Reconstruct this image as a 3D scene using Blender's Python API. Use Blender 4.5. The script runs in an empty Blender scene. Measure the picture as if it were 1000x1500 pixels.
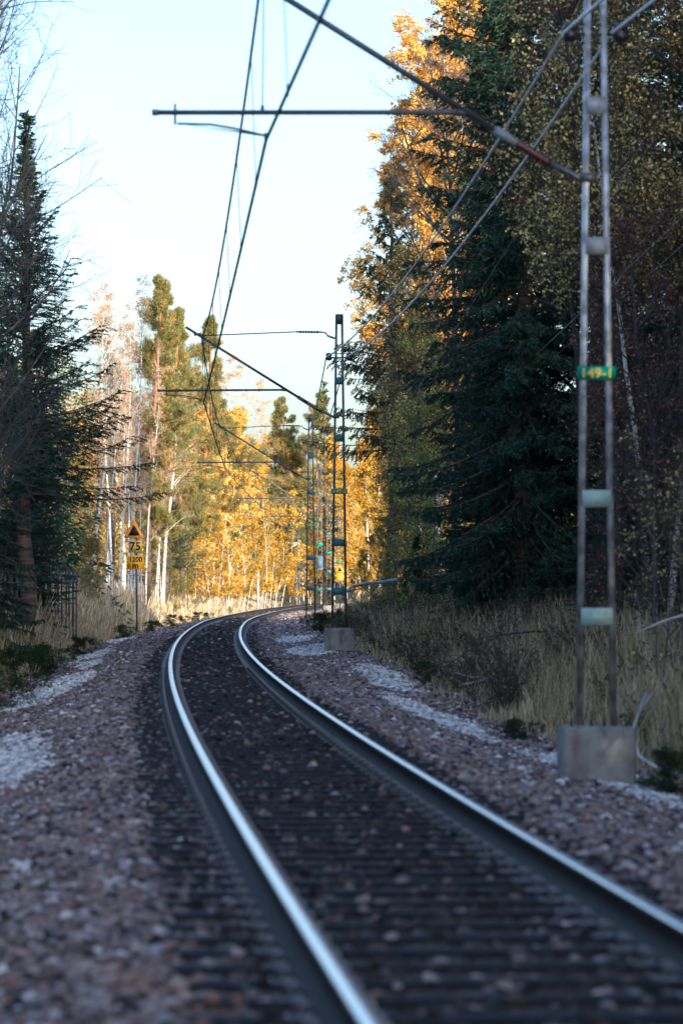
import bpy, math, random
import numpy as np
R = math.radians
C = bpy.context.scene.collection
SC = bpy.context.scene

# ------------------------------------------------------------------ camera, sky, sun, exposure
CAM_Z = 1.37                                  # above the rail heads
FPX = 5625.0                                  # focal length in pixels of the 1500 px high photo
cd = bpy.data.cameras.new('camera'); cam = bpy.data.objects.new('camera', cd); C.objects.link(cam)
cam.location = (0, 0, CAM_Z)
cd.sensor_fit = 'VERTICAL'; cd.sensor_height = 36; cd.lens = 135
cam.rotation_euler = (R(90) + math.atan(103 / FPX), 0, 0)
cd.clip_start = 0.5; cd.clip_end = 4000
cd.dof.use_dof = True; cd.dof.focus_distance = 115; cd.dof.aperture_fstop = 3.2
SC.camera = cam
SUN_EL, SUN_DX, SUN_DY = 13.0, -0.45, 0.89    # elevation; the way the light travels (from behind right)
w = bpy.data.worlds.new('World'); SC.world = w; w.use_nodes = True
nt = w.node_tree
sky = nt.nodes.new('ShaderNodeTexSky'); sky.sky_type = 'NISHITA'; sky.sun_disc = False
sky.sun_elevation = R(SUN_EL); sky.sun_rotation = math.atan2(-SUN_DX, -SUN_DY)
sky.air_density = 1.0; sky.dust_density = 2.3; sky.ozone_density = 1.0
bg = nt.nodes['Background']; nt.links.new(sky.outputs[0], bg.inputs[0]); bg.inputs[1].default_value = 0.15
sl = bpy.data.lights.new('sun', 'SUN'); sl.energy = 4.1; sl.angle = R(0.5); sl.color = (1.0, 0.76, 0.43)
so = bpy.data.objects.new('sun', sl); C.objects.link(so)
from mathutils import Vector
so.rotation_euler = Vector((SUN_DX, SUN_DY, -math.tan(R(SUN_EL)) * math.hypot(SUN_DX, SUN_DY))).to_track_quat('-Z', 'Y').to_euler()
SC.view_settings.view_transform = 'Standard'; SC.view_settings.look = 'None'
SC.view_settings.exposure = 1.12; SC.view_settings.gamma = 1.0
SC.view_settings.use_white_balance = True; SC.view_settings.white_balance_temperature = 5100; SC.view_settings.white_balance_tint = 13
SC.cycles.max_bounces = 5; SC.cycles.diffuse_bounces = 2; SC.cycles.glossy_bounces = 2
SC.cycles.transmission_bounces = 3; SC.cycles.transparent_max_bounces = 4
SC.cycles.use_denoising = True
SC.cycles.sample_clamp_indirect = 4.0

# ------------------------------------------------------------------ track line and ground shape
_P = [0.02197390962991944, -0.19338836768837353, 0.32407411000556907, 2.1528942262928705, -7.39321723082793, 1.6995918401988703]
def cx(d):
    d = np.asarray(d, float); dc = np.clip(d, -25, 440)
    v = np.polyval(_P, dc / 100)
    s0 = np.polyval(np.polyder(_P), -0.25) / 100; s1 = np.polyval(np.polyder(_P), 4.4) / 100
    v = v + np.where(d < -25, (d + 25) * s0, 0) + np.where(d > 440, (d - 440) * s1, 0)
    return v + np.clip(d - 320, 0, None) ** 2 * 0.0003
def cs(d): return (cx(np.asarray(d) + .5) - cx(np.asarray(d) - .5))
def drop(d): return np.interp(d, [136, 187, 236, 283, 330, 400], [0, .13, .23, .35, .45, .5])
def ud(u, d):                                  # lateral offset from the track centre, distance along -> x, y
    s = cs(d); n = np.sqrt(1 + s * s)
    return cx(d) + u / n, d - u * s / n
_R = ([0, 1.45, 1.9, 2.5, 3.3, 3.9, 5, 6.5, 8.5, 12, 40, 120, 400], [-.2, -.2, -.26, -.38, -.5, -.5, -.12, .35, .6, .8, 1, 3, 5])
_L = ([0, 1.45, 1.9, 2.6, 3.4, 4.0, 5, 6.5, 9, 14, 40, 120, 400], [-.2, -.2, -.27, -.45, -.62, -.60, -.10, .38, .65, .8, 1, 3, 5])
def noise2(x, y, k=1.0):
    return (np.sin(x * 1.3 * k + 1.7 * np.sin(y * .7 * k)) + np.sin(y * 1.1 * k + 2.1 * np.sin(x * .9 * k + 1)) + .6 * np.sin(x * 2.9 * k + y * 2.3 * k)) / 2.6
def prof(u, d):
    u = np.asarray(u, float); d = np.asarray(d, float)
    z = np.where(u > 0, np.interp(u, *_R), np.interp(-u, *_L)) - drop(d)
    z = z + .28 * np.clip((u - 1.9) / 1, 0, 1) * np.clip((5.5 - u) / 1.2, 0, 1) * np.clip((d - 52) / 28, 0, 1)
    bank = np.clip((np.abs(u) - 3.0) / 2, 0, 1)
    z = z + bank * (.10 * noise2(u, d * .35) + .05 * noise2(u + 9, d, 2.3))
    z = z + np.clip((np.abs(u) - 1.9) / 1.0, 0, 1) * .04 * noise2(u, d, 1.3)
    far = np.clip((d - 350) / 160, 0, 1); far = far * far * (3 - 2 * far)
    z = z + far * 6 * np.clip((-u - 7) / 22, 0, 1) + far * 6 * np.clip((u - 8) / 20, 0, 1)
    return z
def gz(x, y):
    s = cs(y); return prof((x - cx(y)) / np.sqrt(1 + s * s), y)
def at(px, d): return (px - 500) / FPX * d     # photo column -> real sideways metres at a distance

# ------------------------------------------------------------------ mesh helpers
def mesh_np(name, V, faces, mats, col=None, smooth=False):
    """faces: list of int arrays (n,k); one mesh"""
    me = bpy.data.meshes.new(name)
    V = np.asarray(V, np.float32); me.vertices.add(len(V)); me.vertices.foreach_set('co', V.ravel())
    loops = np.concatenate([f.ravel() for f in faces]).astype(np.int32)
    cnt = np.concatenate([np.full(len(f), f.shape[1]) for f in faces]); st = np.concatenate([[0], np.cumsum(cnt)[:-1]])
    me.loops.add(len(loops)); me.loops.foreach_set('vertex_index', loops)
    me.polygons.add(len(cnt)); me.polygons.foreach_set('loop_start', st.astype(np.int32)); me.polygons.foreach_set('loop_total', cnt.astype(np.int32))
    if smooth: me.polygons.foreach_set('use_smooth', np.ones(len(cnt), bool))
    if col is not None:
        a = me.attributes.new('col', 'FLOAT_COLOR', 'POINT')
        c = np.ones((len(V), 4), np.float32); c[:, :3] = col; a.data.foreach_set('color', c.ravel())
    me.update(calc_edges=True); me.validate()
    for m in (mats if isinstance(mats, (list, tuple)) else [mats]): me.materials.append(m)
    return me
def link(name, me, parent=None, loc=None):
    o = bpy.data.objects.new(name, me); C.objects.link(o)
    if parent: o.parent = parent
    if loc is not None: o.location = loc
    return o
def tag(o, label, cat, group=None, kind=None):
    if label: o['label'] = label
    if cat: o['category'] = cat
    if group: o['group'] = group
    if kind: o['kind'] = kind
    return o
def empty(name, loc, rz=0.0):
    o = bpy.data.objects.new(name, None); C.objects.link(o); o.location = loc; o.rotation_euler = (0, 0, rz); return o

class MB:                                      # collects simple shapes into ONE mesh
    def __init__(s): s.V = []; s.F3 = []; s.F4 = []; s.n = 0
    def add(s, V, F):
        V = np.asarray(V, float); F = np.asarray(F)
        (s.F4 if F.shape[1] == 4 else s.F3).append(F + s.n); s.V.append(V); s.n += len(V)
    def box(s, x0, x1, y0, y1, z0, z1, bev=0.0):
        b = bev
        if b <= 0:
            V = [(x, y, z) for z in (z0, z1) for y in (y0, y1) for x in (x0, x1)]
            s.add(V, [(0, 2, 3, 1), (4, 5, 7, 6), (0, 1, 5, 4), (2, 6, 7, 3), (0, 4, 6, 2), (1, 3, 7, 5)])
        else:                                  # bevelled upper rim and vertical corners
            rings = [(z0, 0), (z1 - b, 0), (z1, b)]; V = []
            for z, i in rings:
                a = b * .7 + i * .3
                V += [(x0 + i + a, y0 + i, z), (x1 - i - a, y0 + i, z), (x1 - i, y0 + i + a, z), (x1 - i, y1 - i - a, z),
                      (x1 - i - a, y1 - i, z), (x0 + i + a, y1 - i, z), (x0 + i, y1 - i - a, z), (x0 + i, y0 + i + a, z)]
            F = [(r * 8 + k, r * 8 + (k + 1) % 8, r * 8 + 8 + (k + 1) % 8, r * 8 + 8 + k) for r in (0, 1) for k in range(8)]
            F += [(16, 17, 18, 19), (16, 19, 20, 23), (20, 21, 22, 23)]
            s.add(V, F)
        return s
    def tube(s, P, r, n=8, cap=True):
        P = np.asarray(P, float); r = np.broadcast_to(r, (len(P),))
        V, F = tubes(P[None], np.asarray(r, float)[None], n); s.add(V, F)
        if cap:
            for e, k in ((0, 1), (len(P) - 1, -1)):
                base = s.n - len(V) + e * n
                idx = list(range(base, base + n))
                if k == 1: idx = idx[::-1]
                c = P[e]; s.V.append(np.array([c])); ci = s.n; s.n += 1
                s.F3.append(np.array([(idx[i], idx[(i + 1) % n], ci) for i in range(n)]))
        return s
    def bar(s, a, b, w, h):                    # box-section bar from a to b
        a = np.array(a, float); b = np.array(b, float); t = b - a; t /= np.linalg.norm(t)
        up = np.array([0, 1., 0]) if abs(t[1]) < .9 else np.array([0, 0, 1.])
        sx = np.cross(t, up); sx /= np.linalg.norm(sx); sy = np.cross(sx, t)
        V = [p + sx * i * w / 2 + sy * j * h / 2 for p in (a, b) for j in (-1, 1) for i in (-1, 1)]
        s.add(V, [(0, 2, 3, 1), (4, 5, 7, 6), (0, 1, 5, 4), (2, 6, 7, 3), (0, 4, 6, 2), (1, 3, 7, 5)])
        return s
    def prism(s, outline, y0, y1):             # outline in x,z extruded along y
        n = len(outline); V = [(x, y0, z) for x, z in outline] + [(x, y1, z) for x, z in outline]
        F4 = [(i, (i + 1) % n, n + (i + 1) % n, n + i) for i in range(n)]
        s.add(V, F4); b = s.n - 2 * n
        cz = np.mean(np.array(outline), 0)
        for y, o, fl in ((y0, 0, 0), (y1, n, 1)):
            s.V.append(np.array([(cz[0], y, cz[1])])); ci = s.n; s.n += 1
            s.F3.append(np.array([((b + o + (i + 1) % n, b + o + i, ci) if not fl else (b + o + i, b + o + (i + 1) % n, ci)) for i in range(n)]))
        return s
    def mesh(s, name, m, smooth=False):
        fs = []
        if s.F4: fs.append(np.concatenate(s.F4))
        if s.F3: fs.append(np.concatenate(s.F3))
        return mesh_np(name, np.concatenate(s.V), fs, m, smooth=smooth)
    def build(s, name, m, parent=None, smooth=False): return link(name, s.mesh(name, m, smooth), parent)

def tubes(P, Rr, n=3):                         # P (B,N,3), Rr (B,N) -> verts, quads
    B, N, _ = P.shape
    T = np.gradient(P, axis=1); T /= np.linalg.norm(T, axis=2, keepdims=True) + 1e-9
    ref = np.where(np.abs(T[..., 2:3]) > .9, np.array([1., 0, 0]), np.array([0, 0, 1.]))
    A = np.cross(T, ref); A /= np.linalg.norm(A, axis=2, keepdims=True) + 1e-9
    Bn = np.cross(T, A)
    th = np.arange(n) * 2 * math.pi / n
    V = P[:, :, None] + Rr[:, :, None, None] * (np.cos(th)[None, None, :, None] * A[:, :, None] + np.sin(th)[None, None, :, None] * Bn[:, :, None])
    V = V.reshape(-1, 3)
    b = np.arange(B)[:, None, None] * N * n; i = np.arange(N - 1)[None, :, None] * n; k = np.arange(n)[None, None, :]; k2 = (k + 1) % n
    F = np.stack([b + i + k, b + i + k2, b + i + n + k2, b + i + n + k], -1).reshape(-1, 4)
    return V, F

def nrm(v): return v / (np.linalg.norm(v, axis=-1, keepdims=True) + 1e-9)
def sample_path(P, t):                         # P (B,N,3), t (B,n) in 0..1
    N = P.shape[1]; f = np.clip(t, 0, .9999) * (N - 1); i = f.astype(int); fr = (f - i)[..., None]
    b = np.arange(P.shape[0])[:, None]
    p = P[b, i] * (1 - fr) + P[b, i + 1] * fr; T = nrm(P[b, i + 1] - P[b, i])
    return p, T
def grow(rng, p0, d0, L, npts, wob=.1, lift=0.0, liftend=None):
    B = len(p0); P = np.zeros((B, npts, 3)); P[:, 0] = p0; d = nrm(d0); seg = (L / (npts - 1))[:, None]
    for k in range(1, npts):
        l = lift if liftend is None else lift + (liftend - lift) * k / (npts - 1)
        d = nrm(d + rng.normal(0, wob, (B, 3)) + np.array([0, 0, 1.]) * l)
        P[:, k] = P[:, k - 1] + d * seg
    return P
def leaves(rng, P, size, col, D=None, ratio=.6, hang=0.0):     # diamond quads
    n = len(P); a = rng.normal(0, 1, (n, 3))
    if D is not None: a = a * .5 + D
    a[:, 2] -= hang; a = nrm(a); b = nrm(np.cross(a, rng.normal(0, 1, (n, 3))))
    s = (size * rng.uniform(.6, 1.25, n))[:, None]
    a = a * s * .5; b = b * s * .5 * ratio
    V = np.stack([P - a, P + b, P + a, P - b], 1).reshape(-1, 3)
    F = np.arange(4 * n).reshape(-1, 4)
    return V, F, np.repeat(col, 4, 0)
def needles(rng, P, D, length, width, col, spread=.7):         # slim triangles round a twig
    n = len(P); a = nrm(D + rng.normal(0, spread, (n, 3))); b = nrm(np.cross(a, rng.normal(0, 1, (n, 3))))
    L = (length * rng.uniform(.7, 1.3, n))[:, None]
    V = np.stack([P - b * width / 2, P + b * width / 2, P + a * L], 1).reshape(-1, 3)
    return V, np.arange(3 * n).reshape(-1, 3), np.repeat(col, 3, 0)
def palette(rng, n, cols, wts, clump=None, cl=.5):
    cols = np.array(cols, float); cum = np.cumsum(np.array(wts) / sum(wts)); r = rng.random(n)
    if clump is not None: r = np.where(rng.random(n) < cl, clump, r)
    c = cols[np.clip(np.searchsorted(cum, r), 0, len(cols) - 1)]
    return c * rng.uniform(.75, 1.25, (n, 1))

# ------------------------------------------------------------------ materials
def mat(name, base, rough=.8, metal=0.0, noise=None, bump=None, spec=.3):
    m = bpy.data.materials.new(name); m.use_nodes = True; t = m.node_tree; b = t.nodes['Principled BSDF']
    b.inputs['Base Color'].default_value = (*base, 1); b.inputs['Roughness'].default_value = rough
    b.inputs['Metallic'].default_value = metal; b.inputs['Specular IOR Level'].default_value = spec
    tc = t.nodes.new('ShaderNodeTexCoord')
    if noise:                                  # (scale, other colour, lo, hi)
        sc_, c2, lo, hi = noise
        n = t.nodes.new('ShaderNodeTexNoise'); n.inputs['Scale'].default_value = sc_; n.inputs['Detail'].default_value = 6
        t.links.new(tc.outputs['Object'], n.inputs['Vector'])
        mr = t.nodes.new('ShaderNodeMapRange'); mr.inputs[1].default_value = lo; mr.inputs[2].default_value = hi
        t.links.new(n.outputs[0], mr.inputs[0])
        mx = t.nodes.new('ShaderNodeMix'); mx.data_type = 'RGBA'; mx.inputs[6].default_value = (*base, 1); mx.inputs[7].default_value = (*c2, 1)
        t.links.new(mr.outputs[0], mx.inputs[0]); t.links.new(mx.outputs[2], b.inputs['Base Color'])
    if bump:
        n = t.nodes.new('ShaderNodeTexNoise'); n.inputs['Scale'].default_value = bump[0]; n.inputs['Detail'].default_value = 8
        t.links.new(tc.outputs['Object'], n.inputs['Vector'])
        bp = t.nodes.new('ShaderNodeBump'); bp.inputs['Strength'].default_value = bump[1]; bp.inputs['Distance'].default_value = bump[2]
        t.links.new(n.outputs[0], bp.inputs['Height']); t.links.new(bp.outputs[0], b.inputs['Normal'])
    return m
def leafmat(name, trans=.4, var=.25, gloss=0.0):
    m = bpy.data.materials.new(name); m.use_nodes = True; t = m.node_tree; t.nodes.remove(t.nodes['Principled BSDF'])
    a = t.nodes.new('ShaderNodeAttribute'); a.attribute_name = 'col'
    oi = t.nodes.new('ShaderNodeObjectInfo'); mr = t.nodes.new('ShaderNodeMapRange'); mr.inputs[3].default_value = 1 - var; mr.inputs[4].default_value = 1 + var
    t.links.new(oi.outputs['Random'], mr.inputs[0])
    hs = t.nodes.new('ShaderNodeHueSaturation'); t.links.new(a.outputs['Color'], hs.inputs['Color']); t.links.new(mr.outputs[0], hs.inputs['Value'])
    d = t.nodes.new('ShaderNodeBsdfDiffuse'); tr = t.nodes.new('ShaderNodeBsdfTranslucent'); mx = t.nodes.new('ShaderNodeMixShader')
    t.links.new(hs.outputs[0], d.inputs[0]); t.links.new(hs.outputs[0], tr.inputs[0]); mx.inputs[0].default_value = trans
    t.links.new(d.outputs[0], mx.inputs[1]); t.links.new(tr.outputs[0], mx.inputs[2]); last = mx
    if gloss:
        g = t.nodes.new('ShaderNodeBsdfGlossy'); g.inputs['Roughness'].default_value = .45; m2 = t.nodes.new('ShaderNodeMixShader'); m2.inputs[0].default_value = gloss
        t.links.new(mx.outputs[0], m2.inputs[1]); t.links.new(g.outputs[0], m2.inputs[2]); last = m2
    t.links.new(last.outputs[0], t.nodes['Material Output'].inputs[0])
    return m
def barkmat(name, base, other, zs=6.0, thr=.55, gradient=None):
    m = bpy.data.materials.new(name); m.use_nodes = True; t = m.node_tree; b = t.nodes['Principled BSDF']; b.inputs['Roughness'].default_value = .85
    tc = t.nodes.new('ShaderNodeTexCoord'); mp = t.nodes.new('ShaderNodeMapping'); mp.inputs['Scale'].default_value = (3, 3, zs)
    t.links.new(tc.outputs['Object'], mp.inputs[0]); n = t.nodes.new('ShaderNodeTexNoise'); n.inputs['Scale'].default_value = 1.0; n.inputs['Detail'].default_value = 5
    t.links.new(mp.outputs[0], n.inputs[0])
    mr = t.nodes.new('ShaderNodeMapRange'); mr.inputs[1].default_value = thr - .04; mr.inputs[2].default_value = thr + .08; t.links.new(n.outputs[0], mr.inputs[0])
    mx = t.nodes.new('ShaderNodeMix'); mx.data_type = 'RGBA'; mx.inputs[6].default_value = (*base, 1); mx.inputs[7].default_value = (*other, 1)
    t.links.new(mr.outputs[0], mx.inputs[0]); out = mx.outputs[2]
    if gradient:                               # (z0, z1, colour above)
        sp = t.nodes.new('ShaderNodeSeparateXYZ'); t.links.new(tc.outputs['Object'], sp.inputs[0])
        g = t.nodes.new('ShaderNodeMapRange'); g.inputs[1].default_value = gradient[0]; g.inputs[2].default_value = gradient[1]; t.links.new(sp.outputs[2], g.inputs[0])
        m2 = t.nodes.new('ShaderNodeMix'); m2.data_type = 'RGBA'; t.links.new(g.outputs[0], m2.inputs[0]); t.links.new(out, m2.inputs[6]); m2.inputs[7].default_value = (*gradient[2], 1); out = m2.outputs[2]
    t.links.new(out, b.inputs['Base Color'])
    return m

M = {}
M['leaf'] = leafmat('leaves', .45)
M['needle'] = leafmat('needles', .12, .15, .03)
M['grass'] = leafmat('grass_blades', .3, .0)
M['birch'] = barkmat('birch_bark', (.62, .60, .56), (.06, .05, .045), 9, .58)
M['spruce'] = barkmat('spruce_bark', (.12, .085, .06), (.05, .038, .03), 12, .5)
M['pine'] = barkmat('pine_bark', (.13, .09, .065), (.06, .045, .035), 9, .5, (3.5, 7.0, (.42, .19, .075)))
M['alder'] = barkmat('grey_bark', (.14, .125, .11), (.07, .06, .05), 9, .5)
M['bare'] = barkmat('bare_bark', (.055, .055, .06), (.12, .12, .125), 6, .6)
M['rail_head'] = mat('polished_rail', (.74, .68, .62), .27, 1.0)
M['rail_side'] = mat('rusty_rail_side', (.055, .038, .032), .7, .0, (14, (.03, .024, .022), .4, .6), spec=.2)
M['sleeper'] = mat('creosoted_sleeper', (.016, .015, .016), .8, 0, (9, (.035, .03, .03), .45, .7), (30, .6, .012), .15)
M['clip'] = mat('clip_steel', (.24, .25, .27), .5, .1, (40, (.07, .05, .04), .5, .65))
M['galv'] = mat('galvanised_steel', (.60, .62, .64), .5, .1, (5, (.30, .31, .32), .4, .6))
M['galv2'] = mat('dull_galvanised', (.30, .32, .34), .5, .2)
M['green'] = mat('green_paint', (.10, .30, .24), .5, 0, (20, (.12, .22, .19), .5, .7))
M['palegreen'] = mat('faded_green_paint', (.42, .60, .54), .55, 0, (14, (.32, .42, .38), .5, .7))
M['dark'] = mat('dark_steel', (.055, .058, .065), .45, .4)
M['tube'] = mat('weathered_tube', (.12, .13, .14), .45, .5)
M['porcelain'] = mat('dark_porcelain', (.03, .022, .022), .15, 0, spec=.6)
M['redporc'] = mat('red_brown_porcelain', (.085, .014, .018), .2, 0, spec=.6)
M['sign'] = mat('number_plate', (.015, .30, .20), .45)
M['letter'] = mat('plate_letters', (.80, .62, .10), .5)
M['yellow'] = mat('sign_yellow', (.92, .47, .02), .45, 0, (7, (.80, .38, .02), .5, .7))
M['orange'] = mat('sign_orange_border', (.90, .36, .04), .45, 0, (9, (.75, .30, .05), .5, .7))
M['fade'] = mat('faded_sign_yellow', (.85, .52, .10), .5, 0, (9, (.50, .22, .06), .5, .68))
M['black'] = mat('sign_black', (.008, .008, .010), .5)
M['post'] = mat('sign_post', (.10, .10, .11), .5, .5)
M['wire'] = mat('copper_wire', (.05, .055, .065), .45, .5)
M['alu'] = mat('aluminium_wire', (.93, .92, .90), .35, 0, spec=.8)
M['wood'] = mat('weathered_fence_wood', (.10, .10, .10), .85, 0, (5, (.17, .17, .17), .4, .7))
M['log'] = barkmat('log_bark', (.58, .57, .56), (.25, .23, .22), 3, .6)
M['darkbark'] = barkmat('dark_twig_bark', (.045, .038, .034), (.09, .08, .075), 6, .6)
M['box'] = mat('cabinet_blue_grey', (.10, .16, .23), .5)
M['grey'] = mat('grey_post', (.42, .42, .40), .7)

def concrete():
    m = mat('foundation_concrete', (.30, .29, .26), .9, 0, (6, (.20, .19, .17), .4, .65), (30, .4, .02))
    t = m.node_tree; b = t.nodes['Principled BSDF']; src = b.inputs['Base Color'].links[0].from_socket
    tc = t.nodes.new('ShaderNodeTexCoord'); mp = t.nodes.new('ShaderNodeMapping'); mp.inputs['Scale'].default_value = (6, 6, 1.6); t.links.new(tc.outputs['Object'], mp.inputs[0])
    n = t.nodes.new('ShaderNodeTexNoise'); n.inputs['Scale'].default_value = 1; t.links.new(mp.outputs[0], n.inputs[0])
    mr = t.nodes.new('ShaderNodeMapRange'); mr.inputs[1].default_value = .50; mr.inputs[2].default_value = .66; mr.inputs[4].default_value = .75; t.links.new(n.outputs[0], mr.inputs[0])
    mx = t.nodes.new('ShaderNodeMix'); mx.data_type = 'RGBA'; t.links.new(mr.outputs[0], mx.inputs[0]); t.links.new(src, mx.inputs[6]); mx.inputs[7].default_value = (.17, .075, .055, 1)
    t.links.new(mx.outputs[2], b.inputs['Base Color']); return m
M['concrete'] = concrete()
def leg_mat():                                 # galvanised, rusting towards the foot
    m = mat('mast_leg_steel', (.70, .73, .76), .5, .3, (7, (.32, .33, .34), .4, .6)); t = m.node_tree; b = t.nodes['Principled BSDF']; src = b.inputs['Base Color'].links[0].from_socket
    tc = t.nodes.new('ShaderNodeTexCoord'); sp = t.nodes.new('ShaderNodeSeparateXYZ'); t.links.new(tc.outputs['Object'], sp.inputs[0])
    n = t.nodes.new('ShaderNodeTexNoise'); n.inputs['Scale'].default_value = 6; t.links.new(tc.outputs['Object'], n.inputs[0])
    ma = t.nodes.new('ShaderNodeMath'); ma.operation = 'MULTIPLY_ADD'; ma.inputs[1].default_value = 2.4; t.links.new(n.outputs[0], ma.inputs[0]); t.links.new(sp.outputs[2], ma.inputs[2])
    mr = t.nodes.new('ShaderNodeMapRange'); mr.inputs[1].default_value = 1.6; mr.inputs[2].default_value = 4.2; mr.inputs[3].default_value = .6; mr.inputs[4].default_value = 0; t.links.new(ma.outputs[0], mr.inputs[0])
    mx = t.nodes.new('ShaderNodeMix'); mx.data_type = 'RGBA'; t.links.new(mr.outputs[0], mx.inputs[0]); t.links.new(src, mx.inputs[6]); mx.inputs[7].default_value = (.15, .085, .065, 1)
    t.links.new(mx.outputs[2], b.inputs['Base Color']); return m
M['leg'] = leg_mat()
def ground_mat():
    m = mat('forest_floor', (.055, .045, .022), .95, 0, (.7, (.10, .085, .035), .4, .62), (3, .6, .15)); return m
def bed_mat(name, c1, c2):
    m = bpy.data.materials.new(name); m.use_nodes = True; t = m.node_tree; b = t.nodes['Principled BSDF']; b.inputs['Roughness'].default_value = .95
    tc = t.nodes.new('ShaderNodeTexCoord'); v = t.nodes.new('ShaderNodeTexVoronoi'); v.inputs['Scale'].default_value = 17; t.links.new(tc.outputs['Object'], v.inputs['Vector'])
    cr = t.nodes.new('ShaderNodeValToRGB'); cr.color_ramp.elements[0].color = (*c1, 1); cr.color_ramp.elements[1].color = (*c2, 1)
    t.links.new(v.outputs['Color'], cr.inputs[0]); t.links.new(cr.outputs[0], b.inputs['Base Color'])
    bp = t.nodes.new('ShaderNodeBump'); bp.inputs['Strength'].default_value = 1; bp.inputs['Distance'].default_value = .04; bp.invert = True
    t.links.new(v.outputs['Distance'], bp.inputs['Height']); t.links.new(bp.outputs[0], b.inputs['Normal']); return m

# ------------------------------------------------------------------ ground and ballast bed
def grid(name, us, ds, m, dz=0.0, smooth=True):
    U, D = np.meshgrid(us, ds); X, Y = ud(U.ravel(), D.ravel()); Z = prof(U.ravel(), D.ravel()) + dz
    nu, nd = len(us), len(ds); i = np.arange(nd - 1)[:, None] * nu; k = np.arange(nu - 1)[None]
    F = np.stack([i + k, i + k + 1, i + nu + k + 1, i + nu + k], -1).reshape(-1, 4)
    return link(name, mesh_np(name, np.stack([X, Y, Z], 1), [F], m, smooth=smooth))
us = np.unique(np.concatenate([-np.geomspace(12, 900, 22), np.arange(-12, 12.01, .25), np.geomspace(12, 900, 22)]))
dsn = np.unique(np.concatenate([[-300, -150, -80], np.arange(-40, 200, .8), np.arange(200, 560, 4), [600, 700, 900, 1300, 2000]]))
tag(grid('ground', us, dsn, ground_mat(), -.03), 'forest floor and grassy banks beside the railway', None, kind='structure')
tag(grid('ballast_bed', np.arange(-3.6, 3.61, .2), np.arange(-30, 460, .8), bed_mat('ballast_bed', (.03, .022, .022), (.16, .10, .09)), -.008), 'reddish crushed stone bed under the track', None, kind='structure')

# ------------------------------------------------------------------ loose stones
def stone_nodes(m, n_var=6):
    ng = bpy.data.node_groups.new('stones', 'GeometryNodeTree'); N = ng.nodes; Lk = ng.links
    ng.interface.new_socket('Geometry', in_out='INPUT', socket_type='NodeSocketGeometry'); ng.interface.new_socket('Geometry', in_out='OUTPUT', socket_type='NodeSocketGeometry')
    gi = N.new('NodeGroupInput'); go = N.new('NodeGroupOutput'); g2i = N.new('GeometryNodeGeometryToInstance')
    for k in range(n_var):
        ico = N.new('GeometryNodeMeshIcoSphere'); ico.inputs['Radius'].default_value = .5; ico.inputs['Subdivisions'].default_value = 2
        nz = N.new('ShaderNodeTexNoise'); nz.noise_dimensions = '4D'; nz.inputs['W'].default_value = k * 7.3; nz.inputs['Scale'].default_value = 1.6; nz.inputs['Detail'].default_value = 1
        sub = N.new('ShaderNodeVectorMath'); sub.operation = 'SUBTRACT'; sub.inputs[1].default_value = (.5, .5, .5); Lk.new(nz.outputs['Color'], sub.inputs[0])
        scl = N.new('ShaderNodeVectorMath'); scl.operation = 'MULTIPLY'; scl.inputs[1].default_value = (1.3, 1.3, 1.1); Lk.new(sub.outputs[0], scl.inputs[0])
        sp = N.new('GeometryNodeSetPosition'); Lk.new(ico.outputs[0], sp.inputs['Geometry']); Lk.new(scl.outputs[0], sp.inputs['Offset'])
        tf = N.new('GeometryNodeTransform'); Lk.new(sp.outputs[0], tf.inputs[0]); tf.inputs['Scale'].default_value = (1, .82, .62)
        sm = N.new('GeometryNodeSetMaterial'); sm.inputs['Material'].default_value = m; Lk.new(tf.outputs[0], sm.inputs[0])
        Lk.new(sm.outputs[0], g2i.inputs[0])
    iop = N.new('GeometryNodeInstanceOnPoints'); Lk.new(gi.outputs[0], iop.inputs['Points']); Lk.new(g2i.outputs[0], iop.inputs['Instance'])
    iop.inputs['Pick Instance'].default_value = True
    ri = N.new('FunctionNodeRandomValue'); ri.data_type = 'INT'; ri.inputs[4].default_value = 0; ri.inputs[5].default_value = n_var - 1; Lk.new(ri.outputs[2], iop.inputs['Instance Index'])
    rr = N.new('FunctionNodeRandomValue'); rr.data_type = 'FLOAT_VECTOR'; rr.inputs[0].default_value = (-.5, -.5, 0); rr.inputs[1].default_value = (.5, .5, 6.28)
    e2r = N.new('FunctionNodeEulerToRotation'); Lk.new(rr.outputs[0], e2r.inputs[0]); Lk.new(e2r.outputs[0], iop.inputs['Rotation'])
    na = N.new('GeometryNodeInputNamedAttribute'); na.data_type = 'FLOAT'; na.inputs[0].default_value = 'sc'; Lk.new(na.outputs[0], iop.inputs['Scale'])
    Lk.new(iop.outputs[0], go.inputs[0]); return ng
def stone_mat(name):
    m = bpy.data.materials.new(name); m.use_nodes = True; t = m.node_tree; b = t.nodes['Principled BSDF']; b.inputs['Roughness'].default_value = .8; b.inputs['Specular IOR Level'].default_value = .35
    a = t.nodes.new('ShaderNodeAttribute'); a.attribute_type = 'INSTANCER'; a.attribute_name = 'col'; t.links.new(a.outputs['Color'], b.inputs['Base Color']); return m
SN = stone_nodes(stone_mat('crushed_stone'))
def stones(name, P, size, col, label):
    me = bpy.data.meshes.new(name); me.vertices.add(len(P)); me.vertices.foreach_set('co', P.astype(np.float32).ravel())
    a = me.attributes.new('sc', 'FLOAT', 'POINT'); a.data.foreach_set('value', size.astype(np.float32))
    a = me.attributes.new('col', 'FLOAT_COLOR', 'POINT'); c = np.ones((len(P), 4), np.float32); c[:, :3] = col; a.data.foreach_set('color', c.ravel())
    o = link(name, me); md = o.modifiers.new('stones', 'NODES'); md.node_group = SN
    return tag(o, label, None, kind='stuff')
rng = np.random.default_rng(5)
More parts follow.
